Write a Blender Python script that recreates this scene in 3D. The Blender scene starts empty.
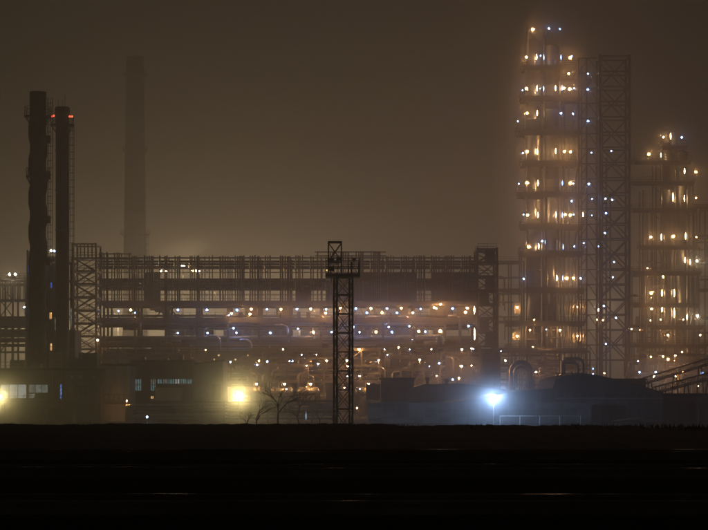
import bpy, math, random
from mathutils import Vector, Matrix, Quaternion
R = random.Random(11)
sc = bpy.context.scene

# ------------------------------------------------------------------ camera, sky, exposure
EYE = 6.0            # camera height above the yard
F = 1967.0           # focal length in photograph pixels (100 mm lens, 36 mm sensor)
HOR = 385.0          # horizon row
cam_d = bpy.data.cameras.new('camera')
cam = bpy.data.objects.new('camera', cam_d)
sc.collection.objects.link(cam)
cam.location = (0, 0, EYE)
cam.rotation_euler = (math.radians(90), 0, 0)
cam_d.sensor_width = 36.0
cam_d.lens = 36.0 * F / 708.0
cam_d.shift_y = (HOR - 265.0) / 708.0
cam_d.clip_start = 0.5
cam_d.clip_end = 6000
sc.camera = cam

world = bpy.data.worlds.new('World')
sc.world = world
world.use_nodes = True
wn = world.node_tree
wn.nodes.clear()
w_out = wn.nodes.new('ShaderNodeOutputWorld')
w_bg = wn.nodes.new('ShaderNodeBackground')
w_tc = wn.nodes.new('ShaderNodeTexCoord')
w_sep = wn.nodes.new('ShaderNodeSeparateXYZ')
w_mr = wn.nodes.new('ShaderNodeMapRange')
w_mix = wn.nodes.new('ShaderNodeMix')
w_mix.data_type = 'RGBA'
w_mr.inputs['From Min'].default_value = 0.0
w_mr.inputs['From Max'].default_value = 0.45
w_mix.inputs[6].default_value = (0.013, 0.0101, 0.0068, 1)    # town glow in low cloud
w_mix.inputs[7].default_value = (0.008, 0.0063, 0.0044, 1)   # cloud overhead
w_bg.inputs['Strength'].default_value = 1.0
wn.links.new(w_tc.outputs['Generated'], w_sep.inputs[0])
wn.links.new(w_sep.outputs['Z'], w_mr.inputs['Value'])
wn.links.new(w_mr.outputs[0], w_mix.inputs[0])
wn.links.new(w_mix.outputs[2], w_bg.inputs['Color'])
wn.links.new(w_bg.outputs[0], w_out.inputs['Surface'])

sc.view_settings.view_transform = 'Standard'
sc.view_settings.look = 'None'
sc.view_settings.gamma = 1.0
sc.view_settings.exposure = 0.0
sc.view_settings.use_curve_mapping = False
cy = sc.cycles
cy.use_denoising = True
cy.denoiser = 'OPENIMAGEDENOISE'
cy.use_adaptive_sampling = False
cy.max_bounces = 3
cy.diffuse_bounces = 2
cy.glossy_bounces = 2
cy.transmission_bounces = 2
cy.volume_bounces = 0
cy.transparent_max_bounces = 8
cy.caustics_reflective = False
cy.caustics_refractive = False
cy.sample_clamp_indirect = 2.0
cy.sample_clamp_direct = 0.0
cy.use_light_tree = True

HAZE_DENSITY = 0.0016
HAZE_G = 0.52
WARM = 0.82
COOL = 1.0

# ------------------------------------------------------------------ site coordinates
def X(px, d): return (px - 354.0) / F * d
def Z(py, d): return EYE + (HOR - py) / F * d
def P(px, py, d): return Vector((X(px, d), d, Z(py, d)))

# ------------------------------------------------------------------ materials
MATS = {}
def mat(name, col, rough=0.7, metal=0.0, var=0.25, scale=3.0, emit=None, strength=0.0, bump=0.0, stretch=(1, 1, 1), spec=0.5):
    m = bpy.data.materials.new(name)
    m.use_nodes = True
    nt = m.node_tree
    b = nt.nodes['Principled BSDF']
    b.inputs['Roughness'].default_value = rough
    b.inputs['Metallic'].default_value = metal
    b.inputs['Specular IOR Level'].default_value = spec
    if var > 0:
        g = nt.nodes.new('ShaderNodeNewGeometry')
        mp = nt.nodes.new('ShaderNodeMapping')
        mp.inputs['Scale'].default_value = stretch
        n = nt.nodes.new('ShaderNodeTexNoise')
        n.inputs['Scale'].default_value = scale
        n.inputs['Detail'].default_value = 5.0
        n.inputs['Roughness'].default_value = 0.65
        cr = nt.nodes.new('ShaderNodeValToRGB')
        lo = [c * (1 - var) for c in col]
        hi = [min(1, c * (1 + var)) for c in col]
        cr.color_ramp.elements[0].position = 0.3
        cr.color_ramp.elements[1].position = 0.7
        cr.color_ramp.elements[0].color = (*lo, 1)
        cr.color_ramp.elements[1].color = (*hi, 1)
        nt.links.new(g.outputs['Position'], mp.inputs['Vector'])
        nt.links.new(mp.outputs[0], n.inputs['Vector'])
        nt.links.new(n.outputs['Fac'], cr.inputs[0])
        nt.links.new(cr.outputs[0], b.inputs['Base Color'])
        if bump > 0:
            bp = nt.nodes.new('ShaderNodeBump')
            bp.inputs['Strength'].default_value = bump
            bp.inputs['Distance'].default_value = 0.1
            nt.links.new(n.outputs['Fac'], bp.inputs['Height'])
            nt.links.new(bp.outputs[0], b.inputs['Normal'])
    else:
        b.inputs['Base Color'].default_value = (*col, 1)
    if emit:
        b.inputs['Emission Color'].default_value = (*emit, 1)
        b.inputs['Emission Strength'].default_value = strength
        m.cycles.emission_sampling = 'FRONT'
    MATS[name] = m
    return m

STEEL = mat('painted_steel', (0.085, 0.075, 0.065), 0.6, 0.0, 0.35, 0.8)
STEEL2 = mat('galvanised_steel', (0.20, 0.19, 0.18), 0.5, 0.3, 0.3, 0.9)
DARK = mat('sooty_steel', (0.035, 0.031, 0.028), 0.75, 0.0, 0.35, 0.6)
CLAD = mat('aluminium_cladding', (0.42, 0.41, 0.39), 0.38, 0.75, 0.3, 0.7, stretch=(1, 1, 0.35))
PIPE = mat('pipe_cladding', (0.33, 0.32, 0.30), 0.42, 0.6, 0.3, 0.6)
RUST = mat('rusty_pipe', (0.14, 0.095, 0.065), 0.7, 0.1, 0.4, 0.7)
CONC = mat('weathered_concrete', (0.26, 0.245, 0.22), 0.85, 0, 0.25, 0.5, bump=0.3)
CONCD = mat('stained_concrete', (0.12, 0.113, 0.10), 0.85, 0, 0.35, 0.35, bump=0.3)
FENCE = mat('sooty_fence_panel', (0.055, 0.052, 0.048), 0.85, 0, 0.45, 0.7, bump=0.3)
FENCE2 = mat('worn_fence_panel', (0.10, 0.095, 0.088), 0.8, 0, 0.45, 0.7, bump=0.3)
WHITEB = mat('chimney_white', (0.17, 0.16, 0.15), 0.85, 0, 0.2, 0.05)
MIDB = mat('chimney_grey', (0.095, 0.088, 0.08), 0.85, 0, 0.2, 0.05)
REDB = mat('chimney_red', (0.075, 0.048, 0.04), 0.85, 0, 0.25, 0.05)
SHEET = mat('corrugated_sheet', (0.30, 0.285, 0.25), 0.55, 0.2, 0.25, 0.6, stretch=(1, 1, 0.3))
PALE = mat('pale_ribbed_sheet', (0.42, 0.40, 0.36), 0.55, 0.1, 0.3, 0.5, stretch=(1, 1, 0.3))
SHEETD = mat('dark_sheet', (0.10, 0.098, 0.092), 0.6, 0.1, 0.3, 0.5, stretch=(1, 1, 0.3))
BRICK = mat('sooty_brick_wall', (0.15, 0.12, 0.095), 0.85, 0, 0.3, 0.6, bump=0.3)
ROOF = mat('roofing_felt', (0.035, 0.034, 0.034), 0.85, 0, 0.35, 0.4, bump=0.4)
GROUND = mat('cinder_ground', (0.030, 0.028, 0.024), 0.95, 0, 0.5, 0.25, bump=0.5, spec=0.15)
BALLAST = mat('oily_ballast', (0.022, 0.020, 0.018), 0.95, 0, 0.5, 1.2, bump=0.6, spec=0.15)
BANK = mat('dead_grass_bank', (0.030, 0.026, 0.016), 0.95, 0, 0.5, 0.5, bump=0.6, spec=0.1)
RAIL = mat('rail_steel', (0.22, 0.21, 0.20), 0.3, 1.0, 0.6, 0.5)
def worn_rail():
    nt = RAIL.node_tree
    bs = nt.nodes['Principled BSDF']
    g_ = nt.nodes.new('ShaderNodeNewGeometry'); n_ = nt.nodes.new('ShaderNodeTexNoise'); r_ = nt.nodes.new('ShaderNodeValToRGB')
    n_.inputs['Scale'].default_value = 0.7; n_.inputs['Detail'].default_value = 6
    r_.color_ramp.elements[0].position = 0.55; r_.color_ramp.elements[0].color = (0.85, 0.85, 0.85, 1)
    r_.color_ramp.elements[1].position = 0.63; r_.color_ramp.elements[1].color = (0.2, 0.2, 0.2, 1)
    nt.links.new(g_.outputs['Position'], n_.inputs['Vector']); nt.links.new(n_.outputs['Fac'], r_.inputs[0]); nt.links.new(r_.outputs[0], bs.inputs['Roughness'])
    i_ = nt.nodes.new('ShaderNodeInvert'); nt.links.new(r_.outputs[0], i_.inputs['Color']); nt.links.new(i_.outputs[0], bs.inputs['Metallic'])
worn_rail()
SLEEP = mat('tarred_sleeper', (0.03, 0.026, 0.022), 0.9, 0, 0.4, 1.0)
BARK = mat('bark', (0.075, 0.062, 0.045), 0.9, 0, 0.3, 2.0)
GLASS = mat('dark_glass', (0.03, 0.035, 0.04), 0.12, 0, 0)
HOUSING = mat('lamp_housing', (0.10, 0.10, 0.10), 0.5, 0.3, 0)

def emitter(name, col, strength):
    return mat(name, (0.02, 0.02, 0.02), 0.5, 0, 0, emit=col, strength=strength)
WARMC = (1.0, 0.48, 0.16)
COOLC = (0.24, 0.42, 1.0)
WHITEC = (1.0, 0.80, 0.55)
YELLC = (1.0, 0.78, 0.36)
E_WARM = emitter('sodium_bulb', WARMC, 1300 * WARM)
E_WARMS = emitter('sodium_bulb_bright', WARMC, 1450 * WARM)
E_SOFT = emitter('soft_sodium_bulb', WARMC, 400)
E_SLIT = emitter('lit_post_glow', (0.55, 0.72, 1.0), 0.6)  # lamplight on a post, painted as emission
E_STREAK = emitter('sodium_streak', (1.0, 0.60, 0.27), 120 * WARM)
E_COOL = emitter('mercury_bulb', COOLC, 650 * COOL)
E_CSTREAK = emitter('mercury_streak', COOLC, 18 * COOL)
E_WHITE = emitter('metal_halide_bulb', WHITEC, 1500)
E_YELL = emitter('yard_flood_yellow', (1.0, 0.80, 0.32), 2100)
E_BLUE = emitter('yard_flood_blue', (0.36, 0.58, 1.0), 2600)
E_RED = emitter('obstruction_red', (1.0, 0.10, 0.05), 4)
E_BACK = emitter('high_mast_bulb', (1.0, 0.75, 0.43), 2450)  # bulbs of the added masts that light fog and sky
E_NEAR = emitter('added_near_bulb', (1.0, 0.72, 0.40), 1150)
E_BACKR = emitter('added_column_bulb', (1.0, 0.72, 0.46), 1700)

def window_mat(name, c1, c2, strength, scale=1.4):
    m = emitter(name, c1, strength)
    nt = m.node_tree
    b = nt.nodes['Principled BSDF']
    g = nt.nodes.new('ShaderNodeNewGeometry')
    n = nt.nodes.new('ShaderNodeTexNoise')
    n.inputs['Scale'].default_value = scale
    n.inputs['Detail'].default_value = 3
    mx = nt.nodes.new('ShaderNodeMix')
    mx.data_type = 'RGBA'
    mx.inputs[6].default_value = (*c1, 1)
    mx.inputs[7].default_value = (*c2, 1)
    cr = nt.nodes.new('ShaderNodeValToRGB')
    cr.color_ramp.elements[0].position = 0.35
    cr.color_ramp.elements[1].position = 0.65
    nt.links.new(g.outputs['Position'], n.inputs['Vector'])
    nt.links.new(n.outputs['Fac'], cr.inputs[0])
    nt.links.new(cr.outputs[0], mx.inputs[0])
    nt.links.new(mx.outputs[2], b.inputs['Emission Color'])
    b.inputs['Roughness'].default_value = 0.15
    return m
W_PALE = window_mat('lit_pane_pale', (0.62, 0.68, 0.66), (0.30, 0.34, 0.34), 0.55)
W_DIM = window_mat('lit_pane_dim', (0.40, 0.44, 0.40), (0.14, 0.16, 0.15), 0.40)
W_TEAL = window_mat('lit_pane_teal', (0.22, 0.42, 0.44), (0.08, 0.18, 0.20), 0.50)
W_BLUE = window_mat('lit_pane_blue', (0.05, 0.20, 0.75), (0.04, 0.15, 0.6), 0.8)
W_WARM = window_mat('lit_pane_warm', (1.0, 0.62, 0.26), (0.7, 0.36, 0.12), 1.6)
W_STRIP = window_mat('fluorescent_panel', (0.45, 0.62, 1.0), (0.14, 0.2, 0.34), 0.26, 0.35)

# ------------------------------------------------------------------ mesh helpers
COL = sc.collection
def mesh_obj(name, me, parent=None, loc=(0, 0, 0)):
    o = bpy.data.objects.new(name, me)
    COL.objects.link(o)
    if parent is not None:
        o.parent = parent
        o.location = Vector(loc) - WLOC[parent]
    else:
        o.location = loc
    WLOC[o] = Vector(loc)
    return o
WLOC = {}
def tag(o, label, cat, group=None):
    o['label'] = label
    o['category'] = cat
    if group: o['group'] = group
    return o
def thing(name, label, cat, loc, group=None):
    o = bpy.data.objects.new(name, None)
    COL.objects.link(o)
    o.location = loc
    o.empty_display_size = 1.0
    WLOC[o] = Vector(loc)
    return tag(o, label, cat, group)
def structure(o):
    o['kind'] = 'structure'
    return o

class MB:
    def __init__(s): s.v = []; s.f = []; s.sm = []
    def box(s, c, sz, rot=None):
        x, y, z = (k / 2 for k in sz)
        b = len(s.v)
        for p in ((-x,-y,-z),(x,-y,-z),(x,y,-z),(-x,y,-z),(-x,-y,z),(x,-y,z),(x,y,z),(-x,y,z)):
            p = Vector(p)
            if rot is not None: p = rot @ p
            s.v.append(p + Vector(c))
        for q in ((0,3,2,1),(4,5,6,7),(0,1,5,4),(1,2,6,5),(2,3,7,6),(3,0,4,7)):
            s.f.append([b + k for k in q]); s.sm.append(False)
        return s
    def bar(s, a, b, w, h=None):
        a, b = Vector(a), Vector(b)
        d = b - a
        L = d.length
        if L < 1e-6: return s
        return s.box((a + b) / 2, (w, h or w, L), d.to_track_quat('Z', 'Y').to_matrix())
    def tube(s, pts, r, seg=10, cap=True):
        pts = [Vector(p) for p in pts]
        n = len(pts)
        rr = r if isinstance(r, (list, tuple)) else [r] * n
        ref = None
        base = len(s.v)
        for i, p in enumerate(pts):
            t = (pts[min(i + 1, n - 1)] - pts[max(i - 1, 0)]).normalized()
            if ref is None:
                ref = Vector((1, 0, 0)) if abs(t.x) < 0.8 else Vector((0, 1, 0))
            u = (ref - t * ref.dot(t)).normalized()
            ref = u
            w = t.cross(u)
            for k in range(seg):
                a = 2 * math.pi * k / seg
                s.v.append(p + (u * math.cos(a) + w * math.sin(a)) * rr[i])
        for i in range(n - 1):
            for k in range(seg):
                a, b = base + i * seg + k, base + i * seg + (k + 1) % seg
                s.f.append([a, b, b + seg, a + seg]); s.sm.append(True)
        if cap:
            s.f.append([base + k for k in range(seg)][::-1]); s.sm.append(False)
            s.f.append([base + (n - 1) * seg + k for k in range(seg)]); s.sm.append(False)
        return s
    def lathe(s, c, prof, seg=28, a0=0.0, a1=2 * math.pi):
        c = Vector(c)
        base = len(s.v)
        full = abs(a1 - a0 - 2 * math.pi) < 1e-6
        m = seg if full else seg + 1
        for r, z in prof:
            for k in range(m):
                a = a0 + (a1 - a0) * k / seg
                s.v.append(c + Vector((r * math.cos(a), r * math.sin(a), z)))
        for i in range(len(prof) - 1):
            for k in range(seg):
                k2 = (k + 1) % m
                s.f.append([base + i * m + k, base + i * m + k2, base + (i + 1) * m + k2, base + (i + 1) * m + k])
                s.sm.append(True)
        return s
    def mesh(s, name, m, origin=(0, 0, 0)):
        me = bpy.data.meshes.new(name)
        og = Vector(origin)
        me.from_pydata([tuple(Vector(v) - og) for v in s.v], [], s.f)
        me.polygons.foreach_set('use_smooth', s.sm)
        me.materials.append(m)
        me.update()
        return me
    def build(s, name, m, parent=None, origin=None):
        og = Vector(origin) if origin is not None else (WLOC[parent] if parent is not None else Vector((0, 0, 0)))
        return mesh_obj(name, s.mesh(name, m, og), parent, og)

UNIT = {}
def unit(kind, m, seg=12):
    k = (kind, m.name, seg)
    if k not in UNIT:
        b = MB()
        if kind == 'box': b.box((0, 0, 0), (1, 1, 1))
        elif kind == 'cyl': b.tube([(0, 0, -0.5), (0, 0, 0.5)], 1.0, seg)
        UNIT[k] = b.mesh(kind + '_' + m.name, m)
    return UNIT[k]
def beam(name, par, a, b, w, m=None, h=None):
    a, b = Vector(a), Vector(b)
    o = mesh_obj(name, unit('box', m or STEEL), par, (a + b) / 2)
    d = b - a
    o.rotation_mode = 'QUATERNION'
    o.rotation_quaternion = d.to_track_quat('Z', 'Y')
    o.scale = (w, h or w, d.length)
    return o
def block(name, par, c, sz, m=None):
    o = mesh_obj(name, unit('box', m or STEEL), par, c)
    o.scale = sz
    return o
def rod(name, par, a, b, r, m=None, seg=12):
    a, b = Vector(a), Vector(b)
    o = mesh_obj(name, unit('cyl', m or PIPE, seg), par, (a + b) / 2)
    d = b - a
    o.rotation_mode = 'QUATERNION'
    o.rotation_quaternion = d.to_track_quat('Z', 'Y')
    o.scale = (r, r, d.length)
    return o
def span(x0, x1, y0, y1, d, depth):
    """centre and size of a block whose front face fills the given site rectangle at distance d"""
    a, b = P(x0, y1, d), P(x1, y0, d)
    return (Vector(((a.x + b.x) / 2, d + depth / 2, (a.z + b.z) / 2)), (b.x - a.x, depth, b.z - a.z))
def arc(c, r, a0, a1, n, ax='x'):
    out = []
    for i in range(n + 1):
        a = a0 + (a1 - a0) * i / n
        out.append(Vector(c) + (Vector((math.cos(a) * r, 0, math.sin(a) * r)) if ax == 'x' else Vector((0, math.cos(a) * r, math.sin(a) * r))))
    return out
def rail_mesh(b, x0, x1, y0, y1, z, h=1.1, step=1.5, t=0.05, sides='fblr'):
    """handrail round a rectangular deck"""
    runs = []
    if 'f' in sides: runs.append(((x0, y0), (x1, y0)))
    if 'b' in sides: runs.append(((x0, y1), (x1, y1)))
    if 'l' in sides: runs.append(((x0, y0), (x0, y1)))
    if 'r' in sides: runs.append(((x1, y0), (x1, y1)))
    for (ax, ay), (bx, by) in runs:
        L = math.hypot(bx - ax, by - ay)
        n = max(1, int(L / step))
        for k in range(n + 1):
            x, y = ax + (bx - ax) * k / n, ay + (by - ay) * k / n
            b.bar((x, y, z), (x, y, z + h), t)
        for q in (h, h * 0.5):
            b.bar((ax, ay, z + q), (bx, by, z + q), t)
        b.bar((ax, ay, z + 0.08), (bx, by, z + 0.08), 0.03, 0.15)
    return b

# ------------------------------------------------------------------ lamps
ORD = ['topmost', 'second', 'third', 'fourth', 'fifth', 'sixth', 'seventh', 'eighth', 'ninth', 'tenth', 'eleventh', 'twelfth', 'thirteenth', 'fourteenth']
def level_of(py, plats):
    return ORD[min(sum(1 for q in plats if q[0] < py), len(plats) - 1)]
def bay_of(px, start=104, w=31):
    n_ = int((px - start) // w)
    return 'first' if n_ <= 0 else ORD[n_]
def bulb_mesh(key, r, m, sub=1):
    k = ('bulb', key)
    if k not in UNIT:
        import bmesh
        bm = bmesh.new()
        bmesh.ops.create_icosphere(bm, subdivisions=sub, radius=r)
        for f in bm.faces: f.smooth = True
        me = bpy.data.meshes.new('bulb_' + key)
        bm.to_mesh(me); bm.free()
        me.materials.append(m)
        UNIT[k] = me
    return UNIT[k]
def bowl(mb, c, r, rim=-0.12, tilt=0.25):
    """housing bowl behind a lens, open towards the yard (-y) and tilted a little down"""
    q = Matrix.Rotation(math.pi / 2 + tilt, 3, 'X')
    prof = [(r * 1.32, rim * r), (r * 1.28, r * 0.5), (r * 1.0, r * 1.1), (r * 0.45, r * 1.42), (0.002, r * 1.5), (0.002, r * 1.38), (r * 0.42, r * 1.3), (r * 0.93, r * 1.0), (r * 1.2, r * 0.45), (r * 1.24, rim * r)]
    k0 = len(mb.v)
    mb.lathe((0, 0, 0), prof, 14)
    for k in range(k0, len(mb.v)):
        v = mb.v[k]
        mb.v[k] = Vector(c) + (Matrix.Rotation(-tilt, 3, 'X') @ Vector((v.x, v.z, v.y)))
    return mb
def hood_mesh(r):
    k = ('hood', round(r, 3))
    if k not in UNIT:
        UNIT[k] = bowl(MB(), (0, 0, 0), r).mesh('hood', HOUSING)
    return UNIT[k]
def cap_mesh(r):
    k = ('cap', round(r, 3))
    if k not in UNIT:
        UNIT[k] = MB().lathe((0, 0, 0), [(r * 1.25, r * 0.55), (r * 1.15, r * 0.8), (r * 0.6, r * 1.25), (r * 0.15, r * 1.5), (0.001, r * 1.5)], 10).mesh('cap', HOUSING)
    return UNIT[k]
RJ = random.Random(77)
KINDS = {  # radius, material, subdivisions
    'warm': (0.12, E_WARM, 2), 'warm_big': (0.145, E_WARMS, 2), 'warm_small': (0.085, E_WARM, 1), 'warm_soft': (0.19, E_SOFT, 2),
    'cool': (0.10, E_COOL, 2), 'cool_small': (0.07, E_COOL, 1), 'white': (0.13, E_WHITE, 2),
    'red': (0.20, E_RED, 1),
}
LAMPNAME = {'warm': 'sodium_lamp', 'cool': 'mercury_lamp', 'white': 'floodlight', 'red': 'obstruction_lamp'}
def halo_mat(name, hot, cold, strength):  # halo round a bulb painted as emission fading outwards
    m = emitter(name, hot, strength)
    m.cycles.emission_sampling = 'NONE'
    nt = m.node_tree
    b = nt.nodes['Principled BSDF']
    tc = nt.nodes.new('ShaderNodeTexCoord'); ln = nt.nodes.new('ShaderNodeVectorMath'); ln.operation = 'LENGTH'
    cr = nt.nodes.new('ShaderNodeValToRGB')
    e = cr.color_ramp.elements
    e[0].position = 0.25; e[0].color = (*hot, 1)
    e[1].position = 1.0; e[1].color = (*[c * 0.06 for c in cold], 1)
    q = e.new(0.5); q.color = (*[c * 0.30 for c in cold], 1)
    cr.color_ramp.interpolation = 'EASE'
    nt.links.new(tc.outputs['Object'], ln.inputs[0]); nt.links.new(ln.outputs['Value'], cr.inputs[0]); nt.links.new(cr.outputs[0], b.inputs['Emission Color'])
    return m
FACE = {'warm': halo_mat('sodium_halo', (1.0, 0.58, 0.22), (1.0, 0.42, 0.12), 1.5), 'cool': halo_mat('mercury_halo', (0.35, 0.52, 1.0), (0.18, 0.34, 1.0), 1.1), 'white': halo_mat('halide_halo', (1.0, 0.8, 0.55), (1.0, 0.62, 0.32), 1.5)}
def halo_mesh(base):
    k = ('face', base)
    if k not in UNIT:      # shallow dish of unit radius carrying the painted lamp halo, open towards -y
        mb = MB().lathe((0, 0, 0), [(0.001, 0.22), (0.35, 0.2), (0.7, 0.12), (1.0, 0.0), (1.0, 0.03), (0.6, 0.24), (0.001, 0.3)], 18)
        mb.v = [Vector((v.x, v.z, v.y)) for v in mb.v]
        UNIT[k] = mb.mesh('halo_disc_' + base, FACE[base])
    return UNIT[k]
HALO_R = {'warm': 0.50, 'warm_big': 0.55, 'warm_small': 0.28, 'cool': 0.36, 'cool_small': 0.24, 'white': 0.46}
def lamp(px, py, d, kind, label, group, post=1.2, allround=False):
    r, m, sub = KINDS[kind]
    if d > 470: r *= 1.12
    base = kind.split('_')[0]
    p = P(px, py, d)
    t = thing(LAMPNAME[base], label, 'lamp', p - Vector((0, 0, post)), group)
    mesh_obj('bulb', bulb_mesh(kind + str(round(r, 3)), r, m, sub), t, p)
    if base != 'red':
        if allround:
            mesh_obj('hood', cap_mesh(r), t, p)
        else:
            fr_ = HALO_R[kind] * RJ.uniform(0.62, 1.28) * (1.12 if d > 470 else (0.65 if d < 390 else 1.0))
            f_ = mesh_obj('halo_disc', halo_mesh(base), t, p + Vector((0, r * 0.4, 0)))
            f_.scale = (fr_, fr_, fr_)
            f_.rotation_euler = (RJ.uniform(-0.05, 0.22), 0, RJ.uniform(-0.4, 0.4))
    rod('post', t, p + Vector((0, r + 0.2, -post)), p + Vector((0, r + 0.2, r * 0.6)), 0.045, STEEL, 6)
    beam('bracket', t, p + Vector((0, r + 0.2, r * 0.4)), p + Vector((0, r * 0.6, r * 0.9)), 0.06, STEEL)
    return t
def tube_lamp(px, py, d, kind, label, group, h=1.3, post=0.9):  # glowing spindle standing for a lamp's reflection streak on steel
    m = {'warm': E_STREAK, 'cool': E_CSTREAK, 'slit': E_SLIT}[kind]
    k = ('tube', kind)
    if k not in UNIT:
        UNIT[k] = MB().lathe((0, 0, 0), [(0.001, -0.5), (0.3, -0.36), (0.75, -0.18), (1, -0.02), (0.85, 0.1), (0.4, 0.28), (0.001, 0.5)], 8).mesh('tube_' + kind, m)
    p = P(px, py, d)
    t = thing('tube_lamp', label, 'lamp', p - Vector((0, 0, h / 2 + post)), group)
    o = mesh_obj('tube', UNIT[k], t, p)
    o.scale = (0.13, 0.13, h)
    block('backplate', t, p + Vector((0, 0.2, 0)), (0.16, 0.06, h * 0.8), HOUSING)
    rod('post', t, p + Vector((0, 0.26, -h / 2 - post)), p + Vector((0, 0.26, h / 2)), 0.045, STEEL, 6)
    return t

# ------------------------------------------------------------------ ground, bank, tracks
# one sheet: the raised yard bank the camera stands on, its edge, the plant ground below and beyond
TOP = 4.0
g = MB()
NX = 260
rows = [(-300, TOP), (12, TOP), (26, TOP), (42, TOP), (56, TOP), (70, TOP), (82, TOP), (91, TOP), (97.2, TOP), (99.0, TOP - 0.03), (101, TOP - 0.5), (111, 0.25), (116, 0.0), (170, 0.0), (5000, 0.0)]
for i in range(NX + 1):
    x = -32.0 + 64.0 * i / NX
    px = 354 + x / 98.0 * F
    lift = 0.06 if px < 398 else (0.0 if px < 638 else -0.11)
    for j, (y, z) in enumerate(rows):
        xx = x if j < 13 else x * 90.0
        if i in (0, NX): xx = math.copysign(3000, x)
        elif j < 13 and j > 8: xx = x
        zz = z
        if 2 <= j <= 9: zz += R.uniform(-0.035, 0.035) + 0.03 * math.sin(x * 0.9 + j) * math.sin(x * 0.23 + 1)
        if 6 <= j <= 9: zz += lift
        g.v.append(Vector((xx, y + (R.uniform(-0.6, 0.6) if 2 <= j <= 11 else 0), zz)))
n = len(rows)
for i in range(NX):
    for j in range(n - 1):
        a = i * n + j
        g.f.append([a, a + n, a + n + 1, a + 1]); g.sm.append(True)
structure(g.build('ground', GROUND))

def track(y, x0, x1, with_ballast=True):
    root = MB()
    L = x1 - x0
    root.v = [Vector((x0, y - 2.1, TOP + 0.004)), Vector((x1, y - 2.1, TOP + 0.004)), Vector((x1, y - 1.35, TOP + 0.27)), Vector((x0, y - 1.35, TOP + 0.27)),
              Vector((x1, y + 1.35, TOP + 0.27)), Vector((x0, y + 1.35, TOP + 0.27)), Vector((x1, y + 2.1, TOP + 0.004)), Vector((x0, y + 2.1, TOP + 0.004))]
    root.f = [[0, 1, 2, 3], [3, 2, 4, 5], [5, 4, 6, 7]]; root.sm = [False] * 3
    t = structure(root.build('railway_track', BALLAST, None, (0, y, TOP)))
    sl = MB()
    k = x0
    while k < x1:
        sl.box((k + R.uniform(-0.04, 0.04), y, TOP + 0.20), (0.24, 2.6, 0.16))
        k += 0.62
    s = sl.build('sleepers', SLEEP, t); s['kind'] = 'stuff'
    for sg in (-1, 1):
        rr = MB()
        yy = y + sg * 0.76
        k = x0
        while k < x1:          # rail lengths, each a hair out of line with the next
            e = min(x1, k + 12.5)
            dz = R.uniform(-0.012, 0.012)
            rr.box(((k + e) / 2, yy, TOP + 0.29 + dz), (e - k - 0.015, 0.14, 0.02))
            rr.box(((k + e) / 2, yy, TOP + 0.36 + dz), (e - k - 0.015, 0.022, 0.12))
            rr.box(((k + e) / 2, yy, TOP + 0.44 + dz), (e - k - 0.015, 0.07, 0.045))
            k = e
        rr.build('rail', RAIL, t)
for y in (26.8, 37.4, 46.0):
    track(y, -26, 26)

gr = MB()
rg = random.Random(6)
for k in range(2600):
    x = rg.uniform(-22, 22); y = rg.uniform(88, 98.4)
    if math.sin(x * 1.3) + math.sin(x * 0.37 + 2) + rg.uniform(-1, 1) < 0.1: continue
    h = rg.uniform(0.05, 0.17); w = rg.uniform(0.012, 0.03); lx = rg.uniform(-0.06, 0.06)
    b0 = len(gr.v)
    gr.v += [Vector((x - w, y, TOP - 0.06)), Vector((x + w, y, TOP - 0.06)), Vector((x + lx, y + rg.uniform(-0.05, 0.05), TOP + h))]
    gr.f.append([b0, b0 + 1, b0 + 2]); gr.sm.append(False)
go = gr.build('dry_grass', BANK, None, (0, 93, TOP))
go['kind'] = 'stuff'; go['label'] = 'short dry grass along the edge of the dark foreground bank'; go['category'] = 'grass'

# ------------------------------------------------------------------ chimneys
def ring_deck(t, c, r0, r1, z, rail=1.1, name='platform', m=STEEL):
    mb = MB().lathe((c.x, c.y, z), [(r0, 0.0), (r1, 0.0), (r1, -0.25), (r0, -0.35), (r0, 0.0)], 24)
    for k in range(8):
        a = 2 * math.pi * (k + 0.5) / 8
        mb.bar((c.x + r0 * math.cos(a), c.y + r0 * math.sin(a), z - 1.5), (c.x + r1 * 0.97 * math.cos(a), c.y + r1 * 0.97 * math.sin(a), z - 0.25), 0.12)
    o = mb.build(name, m, t)
    rb = MB()
    for q in (0.2, 0.6, 1.0):
        pts = [(c.x + r1 * 0.98 * math.cos(2 * math.pi * k / 24), c.y + r1 * 0.98 * math.sin(2 * math.pi * k / 24), z + rail * q) for k in range(25)]
        for k in range(24): rb.bar(pts[k], pts[k + 1], 0.06)
    for k in range(16):
        a = 2 * math.pi * k / 16
        rb.bar((c.x + r1 * 0.98 * math.cos(a), c.y + r1 * 0.98 * math.sin(a), z), (c.x + r1 * 0.98 * math.cos(a), c.y + r1 * 0.98 * math.sin(a), z + rail), 0.06)
    rb.build('railing', m, o)
    return o
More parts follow.
